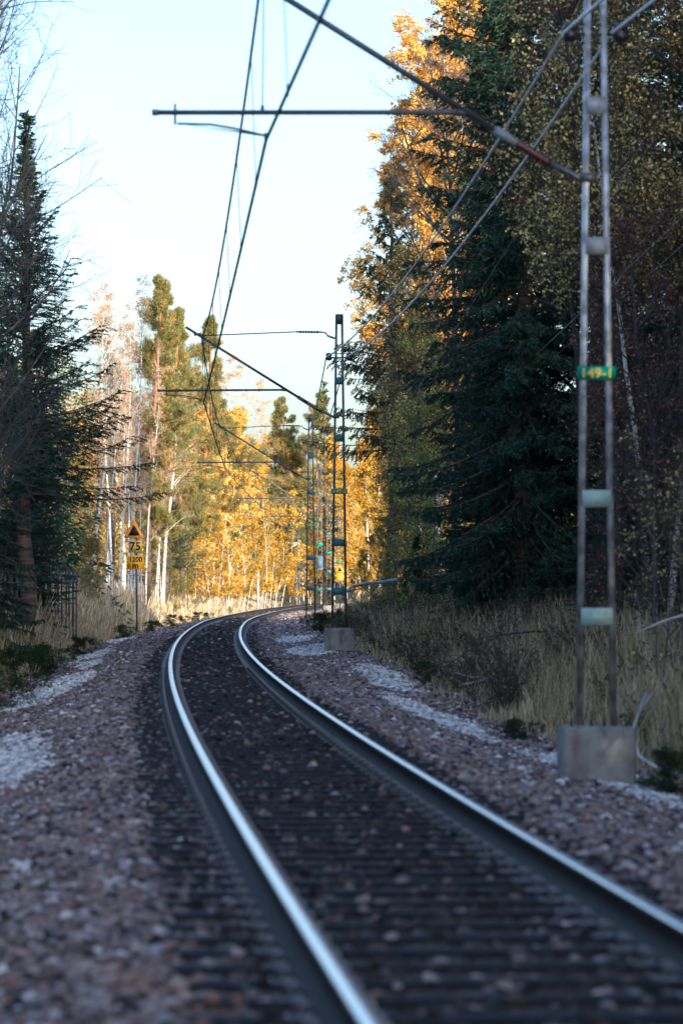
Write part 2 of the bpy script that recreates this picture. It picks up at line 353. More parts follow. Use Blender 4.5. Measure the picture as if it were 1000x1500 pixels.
def scatter_ud(d0, d1, dens, umax=3.75):
    n = int((d1 - d0) * 2 * umax * dens); u = rng.uniform(-umax, umax, n); d = rng.uniform(d0, d1, n)
    x, y = ud(u, d); k = np.abs(x) < (.0889 * y + .9); return u[k], d[k], x[k], y[k]
US, DS, SZ, XS, YS = [], [], [], [], []
for d0, d1, dens, s in ((7, 30, 640, .060), (30, 60, 460, .062), (60, 110, 230, .075), (110, 240, 60, .11)):
    u, d, x, y = scatter_ud(d0, d1, dens); US.append(u); DS.append(d); XS.append(x); YS.append(y); SZ.append(rng.uniform(.65, 1.35, len(u)) * s)
u, d, x, y, s = map(np.concatenate, (US, DS, XS, YS, SZ))
z = prof(u, d)
inner = np.abs(u) < 1.22 + .12 * rng.random(len(u))
onsl = inner & ((np.mod(d, .62) < .26) | (np.mod(d, .62) > .60))          # over the sleepers: hardly any stones
rail = np.abs(np.abs(u) - .755) < .13
keep = ~(onsl & (rng.random(len(u)) > .11)) & ~rail
z = z + np.where(inner, -.030, .0) + rng.uniform(-.022, .020, len(u)) + np.where(onsl, .035, 0)
edge = np.abs(u) > 3.3
keep &= ~(edge & (rng.random(len(u)) > .55))
# pale streaks of washed gravel lying along the shoulders
_rw = np.random.default_rng(77)
def waves(x, y, n, f0, f1, seed):
    r_ = np.random.default_rng(seed); v = 0
    for _ in range(n):
        f = math.exp(r_.uniform(math.log(f0), math.log(f1))); a = r_.uniform(0, 6.283); v = v + np.sin((x * math.cos(a) + y * math.sin(a)) * f + r_.uniform(0, 6.283)) * (f0 / f) ** .45
    return v / math.sqrt(n)
pl = np.full(len(u), -1.0)
for (pu, pd, su, sd) in [(-2.75, 38, .62, 7.5), (-2.9, 66, .65, 10), (-3.0, 98, .5, 9), (-3.1, 126, .5, 9), (2.6, 50, .40, 9), (2.95, 36, .45, 5), (2.4, 88, .6, 7), (2.2, 106, .6, 7), (3.2, 27, .4, 5), (2.8, 67, .5, 8), (-2.5, 84, .35, 5)]:
    pl = np.maximum(pl, 1.0 - 1.1 * (((u - pu - .25 * waves(u * 0, d * .3, 5, .6, 2, 9)) / su) ** 2 + ((d - pd) / sd) ** 2))
pl = pl + .30 * waves(u, d * .45, 26, 1.6, 10, 3)
pale = (np.abs(u) > 1.7) & (rng.random(len(u)) < np.clip(.08 + pl * 1.1, .015, .84))
base = palette(rng, len(u), [(.28, .185, .16), (.20, .145, .13), (.38, .30, .27), (.30, .27, .27), (.04, .033, .035), (.56, .50, .49)], [5, 5, 2.5, 3, 4, 1.0])
dark = np.clip((1.35 - np.abs(u)) / .5, 0, 1)[:, None]
base = base * (1 - dark * np.where(rng.random((len(u), 1)) < .30, .15, .78)) * rng.uniform(.5, 1.25, (len(u), 1))      # oil and brake dust between the rails
palec = palette(rng, len(u), [(.66, .65, .63), (.48, .46, .45), (.78, .76, .73), (.26, .22, .22)], [4, 3, 3, 1.5])
P = np.stack([x, y, z], 1)
k = keep & ~pale; stones('ballast_stones', P[k], s[k], base[k], 'reddish purple crushed stones covering the track bed')
k = keep & pale; stones('pale_gravel', P[k] + [0, 0, .012], s[k] * 1.05, palec[k], 'whitish gravel in streaks along both shoulders of the track')

# ------------------------------------------------------------------ the track
track = empty('railway_track', (0, 0, 0)); tag(track, 'single railway track curving away between ballast shoulders, with shiny rails and dark sleepers', 'railway track')
def rail(u0):
    head = [(-.034, -.040), (-.036, -.006), (-.026, 0), (.026, 0), (.036, -.006), (.034, -.040)]
    prof_ = head + [(.010, -.052), (.009, -.145), (.070, -.160), (.075, -.172), (-.075, -.172), (-.070, -.160), (-.009, -.145), (-.010, -.052)]
    ds_ = np.concatenate([np.arange(-30, 200, 1.0), np.arange(200, 470, 2.0)]); V = []
    for d_ in ds_:
        for (a, b) in prof_:
            xx, yy = ud(u0 + a, d_); V.append((xx, yy, b - drop(d_)))
    n = len(prof_); i = np.arange(len(ds_) - 1)[:, None] * n; k = np.arange(n)[None]; k2 = (k + 1) % n
    F = np.stack([i + k, i + k2, i + n + k2, i + n + k], -1).reshape(-1, 4)
    me = mesh_np('rail', V, [F], [M['rail_side'], M['rail_head']])
    mi = np.tile(np.array([0, 1, 1, 1, 0] + [0] * (n - 5)), len(ds_) - 1); me.polygons.foreach_set('material_index', mi.astype(np.int32))
    return link('rail', me, track)
rail(-.752); rail(.752)
slm = MB().box(-1.28, 1.28, -.12, .12, -.16, 0, .012).mesh('sleeper', M['sleeper'])
def clip_mb(cxx):
    b = MB().box(cxx - .17, cxx + .17, -.07, .07, -.002, .009)
    for sgn in (-1, 1):
        for yy in (-.035, .035):
            b.tube([(cxx + sgn * .085, yy, .032), (cxx + sgn * .10, yy, .055), (cxx + sgn * .135, yy, .057), (cxx + sgn * .15, yy, .004)], .012, 6)
        b.tube([(cxx + sgn * .118, 0, .0), (cxx + sgn * .118, 0, .07)], .017, 6)
    return b
clm = [clip_mb(-.752).mesh('rail_clip', M['clip']), clip_mb(.752).mesh('rail_clip', M['clip'])]
SP = .62; n0 = int(math.ceil(6 / SP)); rest = MB(); restc = MB()
for k in range(n0, int(330 / SP)):
    d_ = k * SP + .13; x_, y_ = ud(0.0, d_); zz = -.182 - float(drop(d_)); rz = -math.atan(float(cs(d_)))
    if k < n0 + 100:
        o = link('sleeper', slm, track, (float(x_), float(y_), zz)); o.rotation_euler = (0, 0, rz)
        for c_ in clm: link('rail_clip', c_, o)
    else:
        s_ = math.sin(rz); c0 = math.cos(rz); b0 = MB().box(-1.28, 1.28, -.12, .12, -.05, 0); V = b0.V[0]
        rest.add(np.stack([V[:, 0] * c0 - V[:, 1] * s_ + x_, V[:, 0] * s_ + V[:, 1] * c0 + y_, V[:, 2] + zz], 1), b0.F4[0])
        if d_ < 160:
            for cc_ in (-.752, .752):
                for q_ in (-.125, .125):
                    b0 = MB().box(cc_ + q_ - .045, cc_ + q_ + .045, -.06, .06, 0.001, .05); V = b0.V[0]
                    restc.add(np.stack([V[:, 0] * c0 - V[:, 1] * s_ + x_, V[:, 0] * s_ + V[:, 1] * c0 + y_, V[:, 2] + zz], 1), b0.F4[0])
o = rest.build('sleepers', M['sleeper'], track); o['kind'] = 'stuff'
o = restc.build('rail_clips', M['clip'], track); o['kind'] = 'stuff'

# ------------------------------------------------------------------ lettering
def text_mesh(name, txt, size, m, depth=.004, off=.0):
    cu = bpy.data.curves.new(name, 'FONT'); cu.body = txt; cu.size = size; cu.align_x = 'CENTER'; cu.align_y = 'CENTER'; cu.extrude = depth; cu.offset = off; cu.space_character = 1.05
    o = bpy.data.objects.new(name, cu); C.objects.link(o); bpy.context.view_layer.update()
    me = bpy.data.meshes.new_from_object(o.evaluated_get(bpy.context.evaluated_depsgraph_get())); bpy.data.objects.remove(o)
    me.materials.clear(); me.materials.append(m); me.name = name; return me
def put_text(name, txt, size, m, parent, x, y, z, off=0.0, sx=1.0):
    o = link(name, text_mesh(name, txt, size, m, off=off), parent, (x, y, z)); o.rotation_euler = (R(90), 0, 0); o.scale = (sx, 1, 1); return o

# ------------------------------------------------------------------ catenary masts
# (distance, x, height of foundation top, height of mast top, foundation width)
MASTS = [(-15.0, 5.75, .10, 7.3), (34.9, 2.31, .07, 7.32), (85.2, -.05, .36, 7.32), (136, -1.09, .12, 7.31), (187.5, -1.07, 0, 7.16), (236, -.78, -.05, 7.11), (283, -.14, -.2, 6.9), (330, 1.0, -.3, 6.8)]
MLAB = [None,
 'nearest lattice catenary mast with green plate 149-1 and rust-stained concrete foundation',
 'second lattice catenary mast, dark against the sky, green number plate, square concrete foundation',
 'third lattice catenary mast from the front, before golden birches, on small concrete block',
 'fourth lattice catenary mast, carrying the blue grey cabinet low on its frame',
 'fifth lattice catenary mast, thin, seen between cabinet mast and second mast',
 'sixth lattice catenary mast, behind the distant black and yellow triangle sign',
 None]
GZ = [5.71, 4.43, 3.27, 1.40, 1.17 - .0]      # kept for reference of batten heights
def mast(i):
    d_, x_, zb, zt = MASTS[i]
    t = empty('catenary_mast', (x_, d_, 0), -math.atan(float(cs(d_)))); tag(t, MLAB[i], 'catenary mast', 'catenary masts along the right side of the track')
    dz = zt - 7.32; zbm = zb
    Wb, Wt = .153, .058
    def hw(z): return Wb + (Wt - Wb) * (z - zb) / (zt - zb)
    for s in (-1, 1):
        b = MB(); a0 = (s * hw(zb), zb); a1 = (s * hw(zt), zt)
        for (ox, oy, w_, h_) in ((0, 0, .012, .10), (s * -.022, -.046, .044, .008), (s * -.022, .046, .044, .008)):
            V = []
            for (ax, az) in (a0, a1):
                ax2 = ax + ox + s * .022
                V += [(ax2 - w_ / 2, oy - h_ / 2, az), (ax2 + w_ / 2, oy - h_ / 2, az), (ax2 - w_ / 2, oy + h_ / 2, az), (ax2 + w_ / 2, oy + h_ / 2, az)]
            b.add(V, [(0, 2, 3, 1), (4, 5, 7, 6), (0, 1, 5, 4), (2, 6, 7, 3), (0, 4, 6, 2), (1, 3, 7, 5)])
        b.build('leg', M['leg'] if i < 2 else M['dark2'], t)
    zs = [5.71, 4.43, 3.27, 2.13, 1.06] if i <= 1 else [5.84, 4.57, 3.39, 2.25, 1.17]
    for k, zr in enumerate(zs):
        zr = zr + dz * (1 if i > 1 else 0); h = hw(zr)
        if k == 2: continue
        MB().box(-h - .004, h + .004, -.056, -.050, zr - .078, zr + .078).build('batten_plate', M['palegreen'] if (k >= 3 and i < 2) else (M['galv'] if i < 2 else M['green2']), t)
        MB().box(-h - .004, h + .004, .051, .057, zr - .078, zr + .078).build('batten_plate', M['palegreen'] if (k >= 3 and i < 2) else (M['galv'] if i < 2 else M['green2']), t)
    zr = zs[2] + (dz if i > 1 else 0); ww = .175
    pl_ = MB().box(-ww, ww, -.070, -.060, zr - .06, zr + .06).build('number_plate', M['sign'], t)
    if i in (1, 2, 3): put_text('number', {1: '149-1', 2: '149-2', 3: '149-3'}[i], .118, M['letter'], pl_, 0, -.073, zr - .003, .003, 1.05)
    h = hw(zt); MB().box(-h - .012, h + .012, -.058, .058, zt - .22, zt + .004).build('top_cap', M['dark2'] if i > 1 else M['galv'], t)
    fz = zb + .0; gzv = float(gz(x_, d_)) - .35
    wf = .325 if i != 3 else .20
    MB().box(-wf, wf, -.30, .30, gzv, fz, .035).build('foundation', M['concrete'], t)
    if i <= 2:
        for bx in (-.25, -.06, .06, .25):
            MB().tube([(bx, -.2 if abs(bx) > .1 else -.1, fz - .01), (bx, -.2 if abs(bx) > .1 else -.1, fz + .06)], .014, 6).build('anchor_bolt', M['dark'], t)
    # feeder insulators on a cross bracket
    zf = 6.38 + dz
    MB().bar((-.20, -.005, zf - .02), (.20, -.005, zf - .02), .03, .03).bar((-.17, 0, zf + .07), (.17, 0, zf + .07), .018, .018).bar((-.17, 0, zf - .10), (.17, 0, zf - .10), .018, .018).build('insulator_bracket', M['dark'], t)
    for s in (-1, 1):
        cx_ = s * .23; z0 = zf - .085
        MB().tube([(cx_, 0, z0), (cx_, 0, z0 + .03), (cx_, 0, z0 + .06), (cx_, 0, z0 + .085), (cx_, 0, z0 + .11), (cx_, 0, z0 + .14), (cx_, 0, z0 + .17)], [.045, .072, .074, .050, .074, .070, .040], 14).build('insulator', M['porcelain'], t, True)
    # cantilever
    a = (-hw(5.05) - .02, 0, 5.05 + dz); b_ = (-.42, 0, 5.18 + dz)
    MB().tube([a, (-.16, 0, 5.05 + dz), (-.24, 0, 5.10 + dz), b_], .028, 8).box(-.13, .0, -.062, .062, 5.01 + dz, 5.09 + dz).build('strut_bracket', M['tube'], t)
    e = (-.72, 0, 5.36 + dz); nI = 17; ps = np.linspace(0, 1, nI); pts = np.array(b_) + (np.array(e) - np.array(b_)) * ps[:, None]
    MB().tube(pts, np.where(np.arange(nI) % 2 == 0, .026, .058), 12).build('insulator', M['redporc'] if i < 2 else M['porcelain'], t, True)
    sl_ = (7.0 - 5.36) / (3.35 - .72)
    MB().tube([e, (-.92, 0, 5.36 + .2 * sl_ + dz)], .042, 10).build('strut_socket', M['galv2'] if i < 2 else M['tube'], t, True)
    MB().tube([(-.92, 0, 5.36 + .2 * sl_ + dz), (-3.40, 0, 7.03 + dz)], .029, 10).bar((-3.22, 0, 6.86 + dz), (-3.06, 0, 6.88 + dz), .05, .07).build('strut', M['tube'], t, True)
    zr_ = 5.64 + dz
    rt = MB().tube([(-1.22, 0, zr_), (-1.34, 0, zr_ - .0), (-3.98, 0, zr_ - .02)], .024, 8)
    rt.bar((-1.16, 0, zr_ - .01), (-1.28, 0, zr_ + .0), .05, .05).tube([(-3.97, 0, zr_ - .02), (-4.03, 0, zr_ - .02)], .03, 8)
    rt.bar((-3.82, 0, zr_ + .06), (-3.82, 0, zr_ - .13), .022, .03).build('register_tube', M['tube'], t, True)
    MB().tube([(-3.80, 0, zr_ - .12), (-3.5, 0, zr_ - .125), (-3.28, 0, zr_ - .16), (-3.00, 0, zr_ - .225)], .013, 6).bar((-3.0, 0, zr_ - .20), (-3.0, 0, zr_ - .27), .03, .05).build('steady_arm', M['tube'], t)
    MB().tube([(-3.02, -.02, 6.78 + dz), (-3.03, 0, zr_ + .01)], .006, 5).bar((-3.03, 0, zr_ + .05), (-3.03, 0, zr_ - .03), .03, .03).build('support_rod', M['wire'], t)
    zt_ = 6.93 + dz
    MB().tube([(-3.08, 0, 6.84 + dz), (-.95, 0, zt_)], .014, 6).build('tie_wire', M['wire'], t)
    n2 = 19; ps = np.linspace(0, 1, n2); pts = np.array((-.95, 0, zt_)) + (np.array((-.40, 0, zt_ - .005)) - np.array((-.95, 0, zt_))) * ps[:, None]
    rr_ = np.where(np.arange(n2) % 2 == 0, .016, .034); rr_[:3] = .02; rr_[-3:] = .02
    MB().tube(pts, rr_, 10).build('tie_insulator', M['porcelain'], t, True)
    MB().tube([(-.40, 0, zt_ - .005), (-.30, 0, zt_ - .02), (-.25, 0, zt_ - .10), (-.14, 0, zt_ - .14), (-.06, 0, zt_ - .15)], .017, 6).build('tie_hook', M['tube'], t)
    return t
M['dark2'] = mat('shaded_grey_steel', (.15, .17, .19), .5, .3, (5, (.11, .10, .10), .4, .6))  # darker copy of the mast steel, farther masts' shade put into its colour
M['green2'] = mat('blue_green_plate_paint', (.07, .19, .21), .5)
for i in range(1, 7): mast(i)

# ------------------------------------------------------------------ overhead wires
def wire_obj(name, P, r, m, parent=None, n=5): return MB().tube(P, r, n).build(name, m, parent, True)
line = empty('overhead_line', (0, 0, 0)); tag(line, 'overhead catenary line of messenger wire, contact wire and thin droppers above the track', 'overhead line')
def mpt(i, lx, z):
    d_, x_, zb, zt = MASTS[i]; a = -math.atan(float(cs(d_))); return np.array((x_ + lx * math.cos(a), d_ + lx * math.sin(a), z + zt - 7.32))
mes, con = [], []; stag = [-3.1, -3.02, -3.0, -3.1, -3.0, -3.1, -3.0, -3.1]
for i in range(len(MASTS) - 1):
    A, B = mpt(i, -3.05, 6.80), mpt(i + 1, -3.05, 6.80); A2, B2 = mpt(i, -3.0, 5.37), mpt(i + 1, -3.0, 5.37)
    ts = np.linspace(0, 1, 25)
    sag = .56
    for t_ in ts[:-1 if i < len(MASTS) - 2 else None]:
        mes.append(A + (B - A) * t_ - np.array((0, 0, 4 * sag * t_ * (1 - t_)))); con.append(A2 + (B2 - A2) * t_ - np.array((0, 0, .06 * 4 * t_ * (1 - t_))))
    L = B[1] - A[1]; nd_ = 7
    for k in range(nd_):
        t_ = (3.6 + k * (L - 7.2) / (nd_ - 1)) / L
        p = A + (B - A) * t_ - np.array((0, 0, 4 * sag * t_ * (1 - t_))); q = A2 + (B2 - A2) * t_ - np.array((0, 0, .24 * t_ * (1 - t_)))
        if p[1] > 8: MB().tube([p, q], .0045 if p[1] < 60 else .006, 4).bar(p + [0, 0, .035], p - [0, 0, .05], .022, .05).bar(q + [0, 0, .06], q - [0, 0, .035], .022, .05).build('dropper', M['wire'], line)
wire_obj('messenger_wire', mes, .015, M['wire'], line); wire_obj('contact_wire', con, .017, M['wire'], line)
for s, lab in ((-1, 'pale feeder wire sagging from the left insulators of the catenary masts'), (1, 'pale feeder wire sagging from the right insulators of the catenary masts')):
    P = []
    for i in range(len(MASTS) - 1):
        lx = -.29 if s < 0 else .15
        A, B = mpt(i, lx, 6.37), mpt(i + 1, lx, 6.37)
        for t_ in np.linspace(0, 1, 21)[:-1]: P.append(A + (B - A) * t_ - np.array((0, .0, 4 * .43 * t_ * (1 - t_))))
    tag(wire_obj('feeder_wire', P, .0145, M['alu'], None, 6), lab, 'wire', 'feeder wires on the masts')

# ------------------------------------------------------------------ signs, cabinet, posts
def tri(cx_, z0, w_, y0, y1):                   # triangle with clipped corners
    h = w_ * .9; c = .06 * w_
    return MB().prism([(cx_ - w_ / 2, z0), (cx_ + w_ / 2, z0), (cx_ + w_ / 2 - c * .2, z0 + c), (cx_ + c * .4, z0 + h), (cx_ - c * .4, z0 + h), (cx_ - w_ / 2 + c * .2, z0 + c)], y0, y1)
D1 = 150.0; S1 = D1 / FPX
def zpx(y, d_): return CAM_Z + (853 - y) * d_ / FPX
sg = empty('warning_sign', (at(200, D1), D1, 0)); tag(sg, 'warning sign on thin post in grass with triangle, 75 and 1200 m plates', 'railway sign')
MB().tube([(.02, .04, float(gz(at(200, D1), D1)) - .3), (.0, .04, zpx(775, D1))], .035, 8).build('post', M['post'], sg)
tb = tri(-.09, zpx(788, D1), .80, -.01, .01).build('triangle_board', M['orange'], sg)
MB().prism([(-.09 - .235, zpx(784.5, D1)), (-.09 + .235, zpx(784.5, D1)), (-.09, zpx(768.5, D1))], -.020, -.012).build('black_triangle', M['black'], tb)
p75 = MB().box(at(188.5, D1) - at(200, D1), at(208.3, D1) - at(200, D1), -.01, .01, zpx(809.5, D1), zpx(792, D1)).build('speed_plate', M['fade'], sg)
put_text('number', '75', .44, M['black'], p75, at(198.3, D1) - at(200, D1), -.016, zpx(800.7, D1), .008, .98)
pm = MB().box(at(186.2, D1) - at(200, D1), at(211.6, D1) - at(200, D1), -.01, .01, zpx(834, D1), zpx(813.5, D1)).build('distance_plate', M['yellow'], sg)
put_text('number', '1200', .265, M['black'], pm, at(198.8, D1) - at(200, D1), -.016, zpx(819.8, D1), .007, .95)
put_text('unit', 'm', .34, M['black'], pm, at(198.8, D1) - at(200, D1), -.016, zpx(828.6, D1), .006, 1.0)

D2 = 262.0
s2 = empty('warning_sign', (at(497.5, D2), D2, 0)); tag(s2, 'distant triangle warning sign with 75 plate, seen through the second mast', 'railway sign')
MB().tube([(0, .04, float(gz(at(497.5, D2), D2)) - .3), (0, .04, zpx(835, D2))], .04, 8).build('post', M['post'], s2)
tb = tri(0, zpx(838.5, D2), .60, -.01, .01).build('triangle_board', M['yellow'], s2)
MB().prism([(-.17, zpx(837, D2)), (.17, zpx(837, D2)), (0, zpx(829.5, D2))], -.020, -.012).build('black_triangle', M['black'], tb)
q = MB().box(-.24, .24, -.01, .01, zpx(850, D2), zpx(840, D2)).build('speed_plate', M['yellow'], s2)
put_text('number', '75', .34, M['black'], q, 0, -.016, zpx(845, D2), .003)
cb = empty('cabinet', (at(468.5, 187.2), 186.9, 0)); tag(cb, 'blue grey equipment cabinet fixed low on the fourth mast', 'cabinet')
MB().box(-.15, .15, -.22, 0, zpx(834.5, 187), zpx(814.5, 187), .03).build('housing', M['box'], cb)
MB().box(-.12, .12, -.228, -.222, zpx(832.5, 187), zpx(817, 187)).build('door', M['box'], cb)
gp = MB().tube([(0, 0, -1.0), (0, 0, zpx(832, 255))], .085, 10).box(-.12, .12, -.12, .12, zpx(832, 255), zpx(830, 255))
o = gp.build('marker_post', M['grey']); o.location = (at(378, 255), 255, 0); tag(o, 'short pale grey post beside the sunlit curve of the track', 'post')
o = MB().tube([(0, 0, -.8), (-.05, 0, zpx(780, 290))], .10, 10).build('line_pole', M['grey']); o.location = (at(438, 290), 290, 0)
o.location = (0, 0, 0); bpy.data.objects.remove(o)
lp = empty('line_pole', (at(437.5, 350), 350, 0)); tag(lp, 'distant pale line pole with a slanting stay in front of golden trees', 'pole')
MB().tube([(0.05, 0, -.8), (0, 0, zpx(781, 350))], .10, 10).build('pole', M['grey'], lp)
MB().tube([(1.0, 0, -.8), (.15, 0, zpx(800, 350))], .07, 8).build('stay', M['grey'], lp)
MB().box(-.18, .18, -.14, -.11, zpx(836, 350), zpx(826, 350)).build('plate', M['green'], lp)
def px3(x, y, d_): return (at(x, d_), d_, zpx(y, d_))
cps = [(376, 798), (386, 804), (397, 809), (410, 809), (424, 804), (437, 795)]
o = wire_obj('aerial_cable', [px3(a, b, 350) for a, b in cps], .085, M['grey'], None, 6); tag(o, 'thick pale aerial cable sagging across golden trees to the distant pole', 'cable')
# picket fence on the left bank
fn = empty('picket_fence', (0, 0, 0)); tag(fn, 'weathered grey wooden picket fence on the left grass bank under the spruce', 'fence')
rs = random.Random(3); b = MB(); rails_ = MB()
fx0, fd0, fx1, fd1 = at(-30, 100), 100.0, at(112, 112), 112.0
for k in range(26):
    t_ = k / 25; X = fx0 + (fx1 - fx0) * t_; Y = fd0 + (fd1 - fd0) * t_; g = float(gz(X, Y)); h = 1.72 - g + rs.uniform(-.10, .07); tl = rs.uniform(-.03, .03); ww = rs.uniform(.022, .034)
    b.prism([(X - ww, g - .2), (X + ww, g - .2), (X + ww + tl, g + h), (X + tl, g + h + .05), (X - ww + tl, g + h)], Y - .012, Y + .012)
b.build('pickets', M['wood'], fn)
for zz in (.75, 1.35): rails_.bar((fx0, fd0 + .03, zz), (fx1, fd1 + .03, zz + .02), .08, .04)
rails_.build('cross_rail', M['wood'], fn)

# ------------------------------------------------------------------ tree kinds
def crown(name, rng, parts, m, root):
    V = []; F3 = []; F4 = []; Cc = []; n = 0
    for v, f, c in parts:
        (F4 if f.shape[1] == 4 else F3).append(f + n); V.append(v); Cc.append(c); n += len(v)
    fs = ([np.concatenate(F4)] if F4 else []) + ([np.concatenate(F3)] if F3 else [])
    return link(name, mesh_np(name, np.concatenate(V), fs, m, np.concatenate(Cc)), root)
def wood(name, groups, m, root):               # groups: (P, R, sides)
    V = []; F = []; n = 0
    for P, Rr, k in groups:
        v, f = tubes(P, Rr, k); F.append(f + n); V.append(v); n += len(v)
    return link(name, mesh_np(name, np.concatenate(V), [np.concatenate(F)], m, smooth=True), root)
PROTO = {}
def spruce(key, seed, H=20.0, rad=2.8, gap=.36, nb=6, droop=.5, twig=.13, tl=.38, el=.07, ew=.02, per=9, low=.02, cols=None, hang=.0, up=.35, thin=1.0):
    rng = np.random.default_rng(seed); root = empty('spruce_tree', (0, 0, -500))
    tr = np.zeros((1, 14, 3)); tr[0, :, 2] = np.linspace(-.5, H, 14); tr[0, 1:-1, :2] += rng.normal(0, .03, (12, 2))
    rr = np.linspace(H * .0125, .012, 14)[None]
    hs = np.arange(low * H + .3, H - .15, gap); hs = np.repeat(hs, nb) + rng.normal(0, .09, len(hs) * nb)
    keep = rng.random(len(hs)) < thin; hs = hs[keep]; t = np.clip(hs / H, 0, 1)
    L = rad * np.clip(1 - t, 0, 1) ** .78 * (1 - .35 * np.clip(.12 - t, 0, 1) / .12) * rng.uniform(.62, 1.12, len(hs)) + .12
    az = rng.uniform(0, 2 * math.pi, len(hs)); el0 = (up + 0.25) * t ** 1.5 * 2.0 - .18 - .25 * (1 - t)
    d0 = np.stack([np.cos(az) * np.cos(el0), np.sin(az) * np.cos(el0), np.sin(el0)], 1)
    p0 = np.zeros((len(hs), 3)); p0[:, 2] = hs
    B1 = grow(rng, p0, d0, L, 7, .05, -droop * .16, droop * .26)
    nt_ = np.maximum(2, (L / twig).astype(int)); nmax = nt_.max()
    tt = np.linspace(.12, 1.0, nmax)[None] + rng.uniform(-.01, .01, (len(hs), nmax)); tt = np.clip(tt, 0, .999)
    pr = nt_[:, None] / nmax; mk = rng.random((len(hs), nmax)) < pr
    p, T = sample_path(B1, tt); side = nrm(np.cross(T, np.array([0, 0, 1.]))); sg = np.where(rng.random((len(hs), nmax)) < .5, -1, 1)[..., None]
    dd = nrm(T * .75 + side * sg * .8 + np.array([0, 0, -1.]) * (hang + rng.uniform(-.15, .25, (len(hs), nmax))[..., None]))
    l2 = tl * (.45 + .75 * (1 - tt)) * np.clip(L[:, None] / 1.5, .35, 1.1) * rng.uniform(.6, 1.2, (len(hs), nmax))
    p, dd, l2 = p[mk], dd[mk], l2[mk]; bi = np.repeat(np.arange(len(hs)), nmax).reshape(len(hs), nmax)[mk]
    B2 = grow(rng, p, dd, l2, 4, .06, -.05 - hang * .25)
    # branch axes carry needles too
    q, Tq = sample_path(B2, np.linspace(.0, 1, per)[None].repeat(len(B2), 0)); q = q.reshape(-1, 3); Tq = Tq.reshape(-1, 3)
    cl = rng.random(len(hs))[bi].repeat(per)
    cols = cols or [(.018, .040, .022), (.028, .058, .028), (.040, .075, .030), (.060, .085, .030)]
    parts = []
    for rep in range(2):
        col = palette(rng, len(q), cols, [4, 4, 2.5, .8], cl, .5); parts.append(needles(rng, q + rng.normal(0, .008, q.shape), Tq, el, ew, col))
    qb, Tb = sample_path(B1, rng.uniform(.3, 1, (len(hs), 14))); qb = qb.reshape(-1, 3); Tb = Tb.reshape(-1, 3)
    parts.append(needles(rng, qb, Tb, el, ew, palette(rng, len(qb), cols, [4, 4, 2.5, .8])))
    wood('trunk', [(tr, rr, 9), (B1, np.linspace(1, .2, 7)[None] * (.008 + .009 * L[:, None]), 4), (B2, np.full((len(B2), 4), .0035), 3)], M['spruce'], root)
    crown('crown', rng, parts, M['needle'], root); PROTO[key] = [root, H, False]
